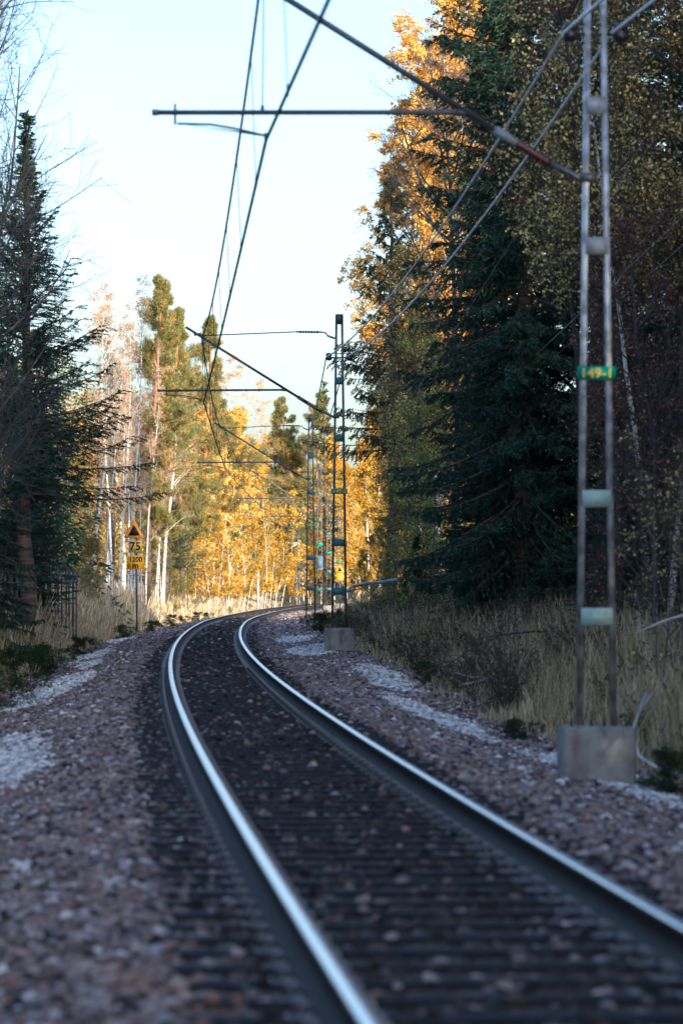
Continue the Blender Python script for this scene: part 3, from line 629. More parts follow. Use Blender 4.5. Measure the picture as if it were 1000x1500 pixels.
def broadleaf(key, name, seed, H=15.0, t0=.25, n1=36, n2=9, n3=6, rad=2.6, a1=.75, size=.06, nl=14, cols=None, wts=None, bark='birch', r0=None, lift=.10, hang=.1, lean=.02, leafp=1.0, top=.25, stems=1, sprd=.8, jit=.06, twr=.0035):
    rng = np.random.default_rng(seed); root = empty(name, (0, 0, -500)); r0 = r0 or H * .0085
    G = []; P1s = []; L1s = []
    p0 = np.zeros((stems, 3)); p0[:, 2] = -.4
    if stems > 1: p0[:, :2] = rng.normal(0, sprd, (stems, 2))
    Hs = H * rng.uniform(.72, 1.0, stems); Hs[0] = H
    dz = np.zeros((stems, 3)); dz[:, 2] = 1; dz[:, :2] = rng.normal(0, lean * (3 if stems > 1 else 1), (stems, 2)); dz[:, :2] += p0[:, :2] * .03
    TR = grow(rng, p0, dz, Hs + .4, 14, .025 + lean, .06); f = np.linspace(1, .10, 14)[None]
    G.append((TR, f * (r0 * Hs / H)[:, None] * (1 if stems == 1 else .6), 8))
    k1 = max(6, n1 // stems) if stems > 1 else n1
    tt = np.sort(rng.uniform(t0, .985, (stems, k1)), 1); p, T = sample_path(TR, tt); az = rng.uniform(0, 6.283, tt.shape)
    perp = np.stack([np.cos(az), np.sin(az), np.zeros_like(az)], -1); ang = a1 * rng.uniform(.8, 1.25, tt.shape)[..., None]
    d1 = nrm(T * np.cos(ang) + perp * np.sin(ang)); s = (tt - t0) / (1 - t0)
    L1 = rad * (np.clip(np.sin(np.clip(s, 0, 1) * math.pi * .62 + .55), 0, 1) ** 1.0 * (1 - s) ** .35 + top * .5) * rng.uniform(.6, 1.15, tt.shape)
    if stems > 1: L1 *= .7
    p, d1, L1, s_ = p.reshape(-1, 3), d1.reshape(-1, 3), L1.ravel(), tt.ravel()
    B1 = grow(rng, p, d1, L1, 7, .10, lift); G.append((B1, np.linspace(1, .25, 7)[None] * (.006 + .010 * L1[:, None]), 4))
    def sub(B, L, n, frac, an, npts, wob, lf):
        tt = rng.uniform(.18, 1, (len(B), n)); p, T = sample_path(B, tt); v = rng.normal(0, 1, p.shape); perp = nrm(np.cross(T, v)); a = an * rng.uniform(.7, 1.3, tt.shape)[..., None]
        d = nrm(T * np.cos(a) + perp * np.sin(a)); l = L[:, None] * frac * (1.15 - .6 * tt) * rng.uniform(.6, 1.2, tt.shape)
        return grow(rng, p.reshape(-1, 3), d.reshape(-1, 3), l.ravel() + .05, npts, wob, lf), l.ravel() + .05
    B2, L2 = sub(B1, L1, n2, .45, .8, 5, .12, lift * .4 - hang * .3); G.append((B2, np.linspace(1, .4, 5)[None] * (.003 + .006 * L2[:, None]), 3))
    B3, L3 = sub(B2, L2, n3, .5, .8, 4, .14, -hang * .6); G.append((B3, np.full((len(B3), 4), twr), 3))
    wood('trunk', G, M[bark], root)
    if nl:
        sel = B3[rng.random(len(B3)) < leafp]; q, T = sample_path(sel, rng.uniform(.1, 1, (len(sel), nl))); c = rng.random(len(sel)).repeat(nl)
        q = q.reshape(-1, 3) + rng.normal(0, jit, (len(sel) * nl, 3)); col = palette(rng, len(q), cols, wts or [1] * len(cols), c, .55)
        crown('crown', rng, [leaves(rng, q, size, col, hang=hang * 2, ratio=.75)], M['leaf'], root)
    PROTO[key] = [root, H, False]
def pine(key, seed, H=15.0, t0=.42, rad=2.4, n1=46, cols=None, el=.13):
    rng = np.random.default_rng(seed); root = empty('pine_tree', (0, 0, -500))
    TR = grow(rng, np.array([[0, 0, -.5]]), np.array([[0, 0, 1.]]), np.array([H + .4]), 14, .02, .08)
    tt = np.sort(rng.uniform(t0, .995, (1, n1)), 1); p, T = sample_path(TR, tt); az = rng.uniform(0, 6.283, tt.shape); s = ((tt - t0) / (1 - t0)).ravel()
    el0 = (-.12 + .75 * s ** 2) + rng.normal(0, .12, n1); d1 = np.stack([np.cos(az.ravel()) * np.cos(el0), np.sin(az.ravel()) * np.cos(el0), np.sin(el0)], 1)
    L1 = rad * (1 - s) ** .7 * (.55 + .45 * np.clip(s * 5, 0, 1)) * rng.uniform(.32, 1.25, n1) + .2
    B1 = grow(rng, p.reshape(-1, 3), d1, L1, 7, .12, .06)
    n2 = 26; t2 = rng.uniform(.2, 1, (n1, n2)); p2, T2 = sample_path(B1, t2); v = nrm(np.cross(T2, rng.normal(0, 1, p2.shape))); d2 = nrm(T2 * .6 + v * .8 + np.array([0, 0, .35]))
    l2 = (L1[:, None] * .32 * rng.uniform(.5, 1.2, t2.shape)).ravel() + .12; B2 = grow(rng, p2.reshape(-1, 3), d2.reshape(-1, 3), l2, 4, .1, .12)
    q, Tq = sample_path(B2, rng.uniform(.35, 1, (len(B2), 5))); q = q.reshape(-1, 3); Tq = Tq.reshape(-1, 3); k = 16
    c = rng.random(len(B2)).repeat(5 * k)
    Q = np.repeat(q, k, 0) + rng.normal(0, .06, (len(q) * k, 3)); TT = np.repeat(Tq, k, 0)
    cols = cols or [(.09, .13, .05), (.17, .20, .06), (.30, .25, .07), (.62, .34, .09)]
    wood('trunk', [(TR, np.linspace(H * .0125, .03, 14)[None], 9), (B1, np.linspace(1, .3, 7)[None] * (.012 + .010 * L1[:, None]), 5), (B2, np.full((len(B2), 4), .007), 3)], M['pine'], root)
    crown('crown', rng, [needles(rng, Q, TT, el, .021, palette(rng, len(Q), cols, [3, 4, 3, 1.2], c, .5), .8)], M['needle'], root); PROTO[key] = [root, H, False]

def place(key, x, d, h, label, group=None, rz=None, wide=1.0, cat='tree', zoff=0.0, name=None, tilt=0.0):
    root, H, used = PROTO[key]; s = h / H
    if used:
        o = root.copy(); C.objects.link(o)
        for ch in root.children:
            c_ = ch.copy(); C.objects.link(c_); c_.parent = o
    else: o = root; PROTO[key][2] = True
    if name: o.name = name
    o.location = (x, d, float(gz(x, d)) + zoff); o.rotation_euler = (0, tilt, rz if rz is not None else random.Random(int(x * 77 + d * 13)).uniform(0, 6.28)); o.scale = (s * wide, s * wide, s)
    tag(o, label, cat, group); return o
def T(key, px, d, ytop, label, group=None, **k):      # by the photo's column and the row of the top
    while px < 450 and 120 < d < 420 and at(px, d) - float(cx(d)) > -5.0: d += 3.0   # keep clear of the ballast
    x = at(px, d); return place(key, x, d, zpx(ytop, d) - float(gz(x, d)), label, group, **k)

DG = [(.016, .050, .038), (.032, .080, .056), (.052, .112, .068), (.085, .150, .070)]
spruce('spr1', 1, 20, 3.3, cols=DG, droop=.5, hang=.25, gap=.27, nb=9, tl=.46, twig=.085, per=11, ew=.034, el=.08)
spruce('spr2', 2, 14, 2.9, low=.28, cols=DG, droop=.62, hang=.30, gap=.30, nb=8, tl=.46, twig=.095, per=11, up=.8, el=.06, ew=.028)
spruce('sprthin', 3, 14, 2.6, low=.36, gap=.36, nb=7, droop=.28, hang=.8, tl=.42, twig=.09, per=11, ew=.03, cols=[(.035, .06, .03), (.06, .08, .03), (.10, .10, .03), (.14, .09, .03)], thin=.8)
spruce('sprfar', 4, 14, 2.4, gap=.6, nb=5, twig=.3, tl=.6, el=.2, ew=.06, per=5, cols=[(.03, .06, .03), (.05, .08, .03), (.09, .11, .03), (.12, .11, .03)])
GOLD = [(.92, .58, .10), (.88, .48, .07), (.95, .74, .26), (.72, .36, .06), (.60, .50, .14)]
YEL = [(.85, .50, .04), (.58, .38, .05), (.90, .60, .10), (.24, .22, .05), (.68, .32, .04)]
OLV = [(.20, .26, .08), (.33, .34, .09), (.54, .44, .10), (.09, .13, .06), (.72, .55, .13)]
BRN = [(.50, .40, .14), (.26, .19, .09), (.75, .62, .24), (.13, .09, .06), (.06, .06, .04)]
PUR = [(.20, .10, .09), (.34, .16, .12), (.10, .07, .06), (.45, .30, .16)]
broadleaf('goldbirch', 'birch_tree', 11, 22, .22, 60, 11, 7, 3.4, cols=GOLD, wts=[4, 4, 2, 2, 1], size=.095, nl=23, hang=.35, lean=.006)
broadleaf('farbirch', 'birch_tree', 12, 16, .04, 34, 7, 5, 2.8, cols=YEL, wts=[4, 3, 2, 3, 2.5], size=.17, nl=16, hang=.25, jit=.14, twr=.006, lean=.004, r0=.09)
broadleaf('fargold', 'birch_tree', 13, 16, .04, 34, 7, 5, 3.2, cols=GOLD, wts=[4, 3, 3, 1, 2], size=.17, nl=16, hang=.2, jit=.14, twr=.006, lean=.004, r0=.09)
broadleaf('goldbush', 'birch_tree', 14, 9, .14, 90, 6, 5, 2.2, cols=YEL, wts=[3, 3, 2, 4, 2], size=.10, nl=14, stems=11, sprd=1.1, hang=.1, r0=.05, jit=.08)
broadleaf('barebirch', 'birch_tree', 15, 14, .30, 26, 7, 5, 1.7, a1=.55, nl=5, leafp=.75, cols=[(.74, .42, .18), (.52, .30, .18), (.85, .48, .18)], wts=[1, 1, 1], size=.06, hang=.25, r0=.085)
broadleaf('barebirch2', 'birch_tree', 16, 14, .38, 22, 7, 5, 1.4, a1=.45, nl=5, leafp=.75, cols=[(.74, .42, .18), (.52, .32, .18), (.80, .46, .16)], wts=[1, 1, 1], size=.06, hang=.3, r0=.075, lean=.012)
broadleaf('alder', 'alder_tree', 17, 9, .03, 54, 8, 6, 2.6, cols=OLV, wts=[4, 3, 2, 4, 1.2], size=.06, nl=8, bark='alder', hang=.0, lift=.10, jit=.05, stems=3, sprd=.5, a1=.9)
broadleaf('alder2', 'alder_tree', 18, 11, .05, 60, 9, 6, 2.1, cols=BRN, wts=[4, 2, 3, 2, 2], size=.065, nl=11, bark='alder', hang=.1, lift=.15)
broadleaf('brown', 'birch_tree', 19, 18, .36, 80, 10, 6, 3.0, cols=BRN, wts=[3, 2.5, 3, 2.5, 2], size=.078, nl=4, hang=.3, r0=.075, lift=.0, bark='darkbark')
broadleaf('whitestem', 'birch_tree', 24, 18, .45, 16, 6, 5, 2.2, cols=BRN, wts=[3, 3, 2, 3, 2], size=.06, nl=8, hang=.3, r0=.085, lean=.03)
broadleaf('rowan', 'rowan_tree', 20, 8, .04, 50, 9, 6, 2.2, cols=PUR, wts=[3, 2, 2, 1], size=.06, nl=4, bark='bare', hang=.1)
broadleaf('bare', 'bare_tree', 21, 14, .22, 40, 11, 8, 4.2, nl=0, bark='bare', hang=-.05, lift=.12, a1=.9, twr=.004)
broadleaf('shrub', 'shrub', 22, 1.6, .02, 26, 6, 5, 1.0, cols=[(.035, .07, .025), (.06, .10, .03), (.12, .14, .03), (.02, .045, .02)], wts=[3, 3, 1, 2], size=.05, nl=7, bark='bare', stems=5, sprd=.35, jit=.05)
broadleaf('twigs', 'shrub', 23, 3.0, .1, 40, 7, 5, 1.2, cols=BRN, wts=[3, 2, 3, 2, 2], size=.05, nl=2, leafp=.6, bark='alder', stems=6, sprd=.4, hang=-.05)
pine('pine1', 31, 15, .26, 2.6, 78)
pine('pine2', 33, 15, .28, 3.3, 72)
#PLACE
# --- left side
GL = 'trees along the left side of the track'
T('spr2', 38, 96, 165, 'tall dark spruce with airy upswept branches at the left edge of the open sky', GL, rz=1.6, wide=1.42)
T('spr1', -40, 84, 120, 'dense dark spruce at the left edge, behind the yellowing bush', GL, wide=.9)
T('alder2', -25, 80, 385, 'yellowing leafy bush tree at the left edge in front of the spruces', GL, wide=.7)
T('bare', -70, 66, -150, 'leafless tree reaching fine twigs into the upper left corner', GL, rz=1.0, wide=.75)
T('bare', -45, 58, -330, 'big leafless tree whose bare boughs cross the top left corner', GL, rz=2.6, wide=.9)
T('bare', 20, 112, 330, 'thin leafless tree behind the left spruce with twigs poking out right', GL, wide=.8)
T('spr2', 62, 112, 560, 'smaller dark spruce behind the tall left spruce, with low drooping skirt', GL, wide=.8)
T('spr1', 20, 106, 520, 'dark low spruce filling the gap behind the picket fence', GL, wide=1.5)
T('alder2', 128, 128, 760, 'small brown leafed bush right of the picket fence', GL, wide=1.2)
xs = [(152, 152, 455), (163, 160, 392), (171, 148, 520), (178, 163, 400), (186, 150, 470), (193, 168, 385), (200, 153, 500), (207, 159, 560), (213, 150, 480), (219, 166, 560), (226, 154, 600), (232, 161, 640), (238, 152, 690)]
for px, d_, yt, lab in [(158, 190, 470, 'peach leafed birch far left behind the white birch stand'), (180, 196, 430, 'peach leafed birch behind the middle of the white birch stand'), (203, 188, 520, 'low peach leafed birch behind the warning sign stand'), (240, 192, 540, 'thin peach birch between the two left pines'), (138, 184, 520, 'peach birch showing between the dark spruce and the white birches')]:
    T('barebirch', px, d_, yt, lab, GL, wide=1.6)
names = ['first', 'second', 'third', 'fourth', 'fifth', 'sixth', 'seventh', 'eighth', 'ninth', 'tenth', 'eleventh', 'twelfth', 'thirteenth']
for k, (a, b_, c_) in enumerate(xs):
    T('barebirch' if k % 2 else 'barebirch2', a, b_, c_ + (45 if k in (3, 6) else 22), f'{names[k]} thin white birch trunk from the left in the stand behind the warning sign', 'thin white birches behind the warning sign', wide=.8)
T('pine1', 216, 178, 404, 'left of two pines rising over the birches, bushy orange-lit top', GL, wide=.85)
T('pine2', 268, 172, 415, 'tall pine with lit orange trunk and broken green crown', GL, wide=.78)
T('pine1', 291, 186, 462, 'shorter pine touching the right side of the tall orange-trunked pine', GL, wide=.85)
T('pine2', 328, 205, 560, 'pine with flat green tufts beneath the second cantilever', GL)
T('spr2', 250, 160, 690, 'small dark spruce between white birches and golden thicket', GL, wide=1.2)
T('alder', 246, 166, 745, 'grey green bush at the foot of the white birches, right of the sign', GL)
T('alder', 262, 175, 720, 'grey green bush between the white birches and the yellow thickets', GL, wide=1.2)
T('goldbush', 292, 190, 715, 'golden green thicket of slim white stems beside the small dark spruce', GL)
T('goldbush', 330, 214, 690, 'yellow leafed thicket in the middle of the left tree line', GL, wide=1.1)
T('goldbirch', 345, 232, 610, 'broad golden birch behind the yellow thicket, under the register tube', GL, wide=1.3)
T('fargold', 315, 245, 600, 'orange birch standing behind the pines and golden thicket', GL)
T('sprfar', 352, 222, 640, 'dark spruce half hidden in the golden birches', GL)
T('sprfar', 392, 262, 700, 'dark green spruce with wide flat branches against pale orange trees', GL, wide=1.3)
T('farbirch', 375, 255, 690, 'yellow birch at the left edge of the track bend', GL, wide=1.1)
T('goldbush', 362, 240, 790, 'low golden bush at the trackside before the bend', GL)
T('barebirch', 352, 215, 520, 'nearly bare birch with drooping twigs right of the flat tufted pine', GL, wide=1.5)
T('barebirch2', 375, 225, 560, 'fine twigged bare birch at the edge of the open sky, right of the pines', GL, wide=1.3)
for px, d_, yt, kk, lab in [(262, 226, 600, 'fargold', 'orange birch glowing between the two tallest pines low down'), (300, 262, 640, 'farbirch', 'yellow birch behind the orange pine trunk'), (340, 280, 600, 'fargold', 'orange birch top beneath the second register tube'), (372, 292, 650, 'farbirch', 'dense yellow birch just left of the far opening'), (395, 285, 745, 'fargold', 'low orange birch at the end of the left tree line'), (348, 236, 700, 'farbirch', 'golden birch crown low in the left tree line beyond the thickets')]:
    T(kk, px, d_, yt, lab, GL, wide=1.2)
for px, d_, yt, lab in [(284, 186, 760, 'low yellow bush thicket at the foot of the orange trunked pine'), (312, 198, 735, 'rounded golden thicket left of the trackside yellow thicket'), (345, 212, 745, 'golden thicket hiding the stems at the middle of the left tree line'), (382, 240, 775, 'small rounded yellow thicket just left of the grey marker post'), (318, 180, 800, 'knee high yellow sapling clump at the verge edge')]:
    T('goldbush', px, d_, yt, lab, GL, wide=1.4)
T('pine1', 243, 190, 450, 'middle pine half hidden between the two taller pines', GL, wide=.8)
T('pine2', 356, 226, 600, 'broad pine with orange lit inner crown right of the thickets', GL, wide=1.2)
# --- far centre
GF = 'far trees beyond the bend'
T('pine2', 432, 360, 585, 'sunlit green pine standing highest beyond the bend', GF, wide=.9)
T('pine1', 455, 372, 575, 'yellow green pine just left of the third mast top', GF)
T('sprfar', 402, 390, 607, 'small pointed spruce on the far skyline', GF, wide=.7)
T('sprfar', 475, 340, 560, 'far spruce between the second and third masts', GF, wide=.9)
T('sprfar', 428, 330, 745, 'dark blue green spruce in front of far golden birches', GF, wide=1.3)
T('farbirch', 425, 338, 790, 'golden birch right of the dark far spruce', GF)
T('fargold', 445, 345, 760, 'tall golden birch behind the slanting pole', GF)
T('farbirch', 470, 350, 700, 'bright yellow birch behind the fourth mast', GF)
T('farbirch', 490, 344, 640, 'tall bright yellow birch seen through the second mast', GF)
T('farbirch', 508, 350, 680, 'bright yellow birch just right of the second mast', GF)
T('fargold', 408, 402, 660, 'pale orange birch on the far slope', GF)
T('fargold', 385, 410, 640, 'orange birch left on the far slope', GF)
T('fargold', 430, 420, 650, 'orange birch under the far pines', GF, wide=1.2)
T('farbirch', 520, 335, 720, 'yellow birch at the edge of the shaded right wood', GF)
T('farbirch', 455, 330, 800, 'small yellow birch at the far end of the track', GF)
T('goldbush', 400, 300, 800, 'yellow bush where the rails disappear', GF)
T('farbirch', 541, 300, 645, 'yellow birch closing the gap right of the second mast', GF, wide=1.2)
T('farbirch', 556, 322, 600, 'hindmost yellow birch showing through the right wood edge', GF, wide=1.3)
T('fargold', 528, 310, 700, 'low orange birch right of the distant warning sign', GF, wide=1.2)
# --- right side
GR = 'trees along the right side of the track'
T('spr1', 768, 82, -760, 'huge dark green spruce filling the right wood behind the nearest mast', GR, wide=.80)
T('spr1', 738, 92, -330, 'dark spruce whose drooping edge borders the orange birch', GR, wide=.62)
T('spr1', 880, 84, -300, 'tall dark spruce behind the brown leaves at right', GR, wide=1.2)
T('spr1', 985, 80, -260, 'tall dark spruce at the right edge of the wood', GR, wide=1.2)
T('spr1', 712, 86, 480, 'young dark spruce with low skirt on the grass bank', GR, wide=1.25)
T('spr2', 940, 78, 600, 'young dark spruce behind the right mast leg', GR, wide=1.3)
T('spr1', 612, 112, 780, 'low spruce bough mass above the fallen log', GR, wide=2.2)
T('sprthin', 574, 127, 245, 'slim spruce with curtained drooping boughs beside the second mast', GR, wide=1.35)
T('goldbirch', 640, 146, -90, 'tall birch in glowing orange leaf between slim spruce and dark spruce', GR, wide=1.15)
T('goldbirch', 612, 150, 150, 'second orange birch, lower, against the sky', GR, wide=1.1, rz=2.0)
T('goldbirch', 670, 152, -160, 'orange birch glowing through the gap left of the dark spruce', GR, wide=1.0)
T('bare', 668, 118, 60, 'leafless tree with a long bare bough reaching left over the gap', GR, wide=.9, rz=2.2)
T('alder', 566, 116, 640, 'olive green leafy alder just right of the second mast', GR)
T('alder', 612, 112, 450, 'taller olive and yellow alder before the dark spruce', GR, wide=1.0)
T('alder2', 622, 120, 380, 'brown gold leafed tree under the orange birch', GR, wide=1.0)
T('alder2', 585, 124, 470, 'olive brown leafed tree filling behind the slim spruce foot', GR, wide=1.0)
T('alder', 540, 128, 740, 'lower green alder beside the second mast foot', GR, wide=1.1)
T('brown', 905, 62, -420, 'slim birch with sparse brown yellow leaves behind the nearest mast', GR)
T('whitestem', 978, 60, -260, 'white trunked birch leaning near the right edge of the wood', GR, rz=2)
T('whitestem', 955, 66, -120, 'thinner white birch stem just left of the leaning white birch', GR, rz=4)
T('brown', 1000, 66, -300, 'brown leaved tree behind the white birch stems at the right edge', GR, rz=2)
T('brown', 860, 68, -520, 'yellow speckled tree directly behind the top of the nearest mast', GR, rz=1)
T('brown', 850, 74, -460, 'yellow speckled leafy birch left of the nearest mast, before the dark spruce', GR, rz=4, wide=.8)
T('rowan', 960, 60, 330, 'purple brown leafed rowan at the right edge', GR, wide=1.1)
T('rowan', 925, 70, 400, 'dull purple rowan behind the right mast leg', GR, wide=.7)
T('spr1', 905, 66, 600, 'young green spruce at the bank top right of the nearest mast', GR, wide=1.5)
T('spr1', 990, 62, 570, 'young green spruce at the right edge above the dry grass', GR, wide=1.3)
T('twigs', 1010, 48, 640, 'leafless twiggy shrub at the right edge', GR, cat='shrub')

# ------------------------------------------------------------------ woods that read as one mass
def woods(name, trees, seed, per, m, label, el=.34, ew=.13):
    rng = np.random.default_rng(seed); parts = []; G = []
    for (x, y, h, r, cols, conif) in trees:
        g = float(gz(x, y)); n = per; t = rng.uniform(0, 1, n) ** (1.25 if conif else .9)
        prof_r = (1 - t) ** .8 if conif else np.sin(np.clip(.12 + t * .86, 0, 1) * math.pi) ** .6
        a = rng.uniform(0, 6.283, n); rr_ = r * prof_r * rng.uniform(.35, 1, n) ** .5 * (1 + .25 * np.sin(a * 5 + t * 40))
        lo = .02 if conif else .15
        P = np.stack([x + rr_ * np.cos(a), y + rr_ * np.sin(a), g + h * (lo + t * (1 - lo)) - (rr_ * .25 if conif else 0)], 1)
        D = np.stack([np.cos(a), np.sin(a), np.full(n, -.35)], 1)
        c = palette(rng, n, cols, [1] * len(cols), (np.sin(a * 3 + t * 17) * .5 + .5), .5)
        if conif: parts.append(needles(rng, P, D, el, ew, c, .45))
        else: parts.append(leaves(rng, P, el, c))
        tr = np.array([[[x, y, g - .4], [x + .1, y, g + h * .5], [x, y, g + h * .97]]]); G.append((tr, np.array([[h * .011, h * .007, .02]]), 6))
    root = empty(name, (0, 0, 0)); tag(root, label, None, kind='stuff')
    wood('trunks', G, M['bare'], root)['kind'] = 'stuff'; crown('foliage', rng, parts, m, root)['kind'] = 'stuff'
PEACH = [(.75, .42, .18), (.60, .36, .20), (.85, .52, .24), (.45, .27, .15)]
rs = random.Random(8); tl_ = []
for y in np.arange(-90, 118, 5.0):
    for x in (10.5, 14.5, 19, 24, 30, 36):
        X = x + rs.uniform(-1.2, 1.2) + (max(0, -y) * .0) + float(np.clip((20 - y) * .0, 0, 3)); Y = y + rs.uniform(-2, 2)
        if x - cx(y) < 9 and y < 10: X = x + 3
        tl_.append((X, Y, rs.uniform(17, 22), rs.uniform(2.6, 3.4), DG, True))
woods('spruce_wood', tl_, 41, 3800, M['needle'], 'dense dark spruce wood behind the first trees at right')
tl_ = []
for y in np.arange(-60, 158, 5.5):
    for x in (-13, -18, -24):
        X = x + rs.uniform(-1.2, 1.2) - max(0, 40 - y) * .02; Y = y + rs.uniform(-2, 2)
        tl_.append((X, Y, rs.uniform(8, 13), rs.uniform(2.2, 3.0), DG, True))
woods('spruce_wood', tl_, 42, 3000, M['needle'], 'dark spruce wood behind the fence and the left trees')
tl_ = []
for k in range(230):
    Y = rs.uniform(172, 330); X = rs.uniform(-10.5 - (Y - 172) * .01, -44)
    c = rs.choice([DG, YEL, GOLD, PEACH, PEACH, OLV]); tl_.append((X, Y, rs.uniform(8, 12.5), rs.uniform(1.6, 2.5), c, c is DG))
woods('mixed_wood', tl_, 43, 2200, M['leaf'], 'mixed autumn wood behind the left birches and pines', .17, .08)
tl_ = []
for k in range(170):
    Y = rs.uniform(400, 520); X = rs.uniform(-70, 40)
    c = rs.choice([YEL, GOLD, GOLD, YEL, OLV, DG]); tl_.append((X, Y, rs.uniform(11, 15), rs.uniform(2.2, 3.2), c, c is DG))
woods('far_wood', tl_, 44, 1300, M['leaf'], 'golden autumn wood covering the far slope', .42, .2)

# ------------------------------------------------------------------ grass
def grass(name, seed, regs, label):            # regs: (u0,u1,d0,d1,blades per m2,h0,h1)
    rng = np.random.default_rng(seed); VV = []; FF3 = []; FF4 = []; CC = []; n0 = 0
    for (u0, u1, d0, d1, dens, h0, h1, cols, wts, wid) in regs:
        n = int(abs(u1 - u0) * (d1 - d0) * dens); nc = max(1, n // 14)
        cu = rng.uniform(u0, u1, nc); cd_ = rng.uniform(d0, d1, nc); ch = rng.uniform(.6, 1.25, nc) * np.where(noise2(cu, cd_ * .5) > 0, 1.1, .75)
        i = rng.integers(0, nc, n); u = cu[i] + rng.normal(0, .10, n); d = cd_[i] + rng.normal(0, .10, n)
        x, y = ud(u, d); k = (np.abs(x) < .0889 * y + 1.2) & (waves(u, d * .5, 14, .8, 4, seed + 5) > rng.uniform(-1.1, .1, n)); x, y, u, d, i = x[k], y[k], u[k], d[k], i[k]; n = len(x)
        z = prof(u, d) - .04; h = rng.uniform(h0, h1, n) * ch[i]; edge = np.clip((np.abs(u) - min(abs(u0), abs(u1))) / .8, .35, 1); h = h * edge
        az = rng.uniform(0, 6.283, n); ln = rng.uniform(.03, .38, n) * h; w_ = wid * rng.uniform(.7, 1.4, n)
        dx, dy = np.cos(az) * ln, np.sin(az) * ln; fa = rng.normal(0, .6, n); wx, wy = np.cos(fa) * w_, np.sin(fa) * w_
        def lay(t, ww): return np.stack([x + dx * t * t - wx * ww, y + dy * t * t - wy * ww, z + h * t * (1 - .12 * t)], 1), np.stack([x + dx * t * t + wx * ww, y + dy * t * t + wy * ww, z + h * t * (1 - .12 * t)], 1)
        a0, b0 = lay(0, 1); a1, b1 = lay(.5, .8); a2, b2 = lay(.82, .9); a3, _ = lay(1, 0)
        V = np.stack([a0, b0, a1, b1, a2, b2, a3], 1).reshape(-1, 3); o = np.arange(n)[:, None] * 7 + n0
        FF4.append(np.concatenate([o + [0, 1, 3, 2], o + [2, 3, 5, 4]])); FF3.append(o + [4, 5, 6])
        c = palette(rng, n, cols, wts, rng.random(nc)[i], .6); CC.append(np.repeat(c, 7, 0)); VV.append(V); n0 += len(V)
    return tag(link(name, mesh_np(name, np.concatenate(VV), [np.concatenate(FF4), np.concatenate(FF3)], M['grass'], np.concatenate(CC))), label, None, kind='stuff')
STRAW = [(.62, .50, .31), (.44, .34, .21), (.74, .62, .43), (.24, .24, .10), (.32, .20, .13)]
MOSS = [(.10, .15, .04), (.16, .18, .05), (.24, .22, .08), (.06, .10, .03)]
grass('bank_grass', 51, [(3.5, 9.5, 26, 75, 210, .28, .80, STRAW, [4, 4, 2.5, 3, 2], .0036), (3.5, 9, 75, 150, 120, .30, .80, STRAW, [3, 4, 1.5, 4, 2], .0065), (3.6, 8, 26, 120, 60, .15, .45, MOSS, [3, 3, 2, 2], .007), (4, 12, 150, 330, 18, .5, 1.0, STRAW, [4, 4, 3, 2, 2], .02)], 'tall straw coloured grass covering the right bank')
grass('verge_grass', 52, [(-11, -3.8, 55, 100, 100, .5, 1.0, STRAW, [3, 4, 2, 4, 2], .008), (-13, -3.8, 100, 175, 90, .8, 1.35, STRAW, [5, 4, 4, 1, 1.5], .010), (-14, -3.8, 170, 350, 22, .5, 1.0, STRAW, [5, 4, 4, 1, 1], .02), (-6, -3.6, 50, 150, 50, .12, .4, MOSS, [3, 3, 2, 2], .009)], 'pale straw grass on the left verge below the trees and the sign')

# ------------------------------------------------------------------ low shrubs, logs, fallen branches
GS = 'low green shrubs at the foot of the banks'
for (px, y_, d_, h, lab) in [(15, 1040, 58, .75, 'bright green leafy plant at the lower left edge by the pale gravel'), (75, 965, 82, .8, 'dark low shrub in grass left of the long gravel streak'), (35, 975, 78, .7, 'dark green shrub at the left edge above the gravel'),
    (185, 912, 132, .6, 'dark green juniper shrub at the foot of the warning sign'), (222, 905, 142, .55, 'dark juniper shrub right of the warning sign post'), (262, 900, 160, .6, 'wide low dark shrub on the verge before the bend'), (296, 893, 176, .5, 'last low dark shrub on the left verge before the golden thicket'),
    (120, 935, 104, .6, 'small ruddy brown shrub below the picket fence'),
    (462, 912, 118, .7, 'bright green low juniper between the second and third mast foundations'), (478, 905, 122, .8, 'mid green shrub just behind the second mast foundation'),
    (765, 1070, 44, .35, 'small dark green shrub in the grass left of the nearest foundation'), (985, 1160, 34, .5, 'bright green plant at the lower right edge beside a fallen branch'), (640, 995, 66, .5, 'dark green shrub under the fallen twigs on the right verge')]:
    x = at(px, d_); place('shrub', x, d_, h, lab, GS, cat='shrub', wide=1.5)
for k, (px, d_, h, lab) in enumerate([(545, 92, 1.5, 'dark twiggy shrub right of the second mast foundation'), (600, 88, 1.6, 'twiggy brown shrub on the bank below the fallen log'), (660, 78, 1.3, 'twiggy shrub with yellow specks on the right bank'), (575, 100, 1.6, 'leafless thicket shrub under the end of the fallen log')]):
    place('twigs', at(px, d_), d_, h, lab, 'twiggy shrubs on the right bank', cat='shrub')
def log(name, pts, r, label, m='log', fork=None):
    P = np.array([px3(a, b, c) for a, b, c in pts]); mb = MB().tube(P, np.linspace(r, r * .45, len(P)), 8)
    for f in fork or []: mb.tube(np.array([px3(a, b, c) for a, b, c in f]), np.linspace(r * .5, r * .15, len(f)), 6)
    return tag(mb.build(name, M[m], None, True), label, 'fallen branch')
log('fallen_log', [(580, 850, 96), (560, 853, 95), (535, 855, 94), (516, 859, 93), (505, 868, 92)], .055, 'pale grey fallen log lying across the grass right of the second mast', fork=[[(522, 857, 93.4), (514, 868, 93), (508, 880, 92.6)]])
log('fallen_branch', [(765, 968, 60), (735, 985, 59), (705, 996, 58), (672, 1004, 57.5)], .020, 'pale fallen branch lying on grass left of the nearest mast', fork=[[(720, 990, 58.4), (690, 992, 58), (665, 985, 58)]])
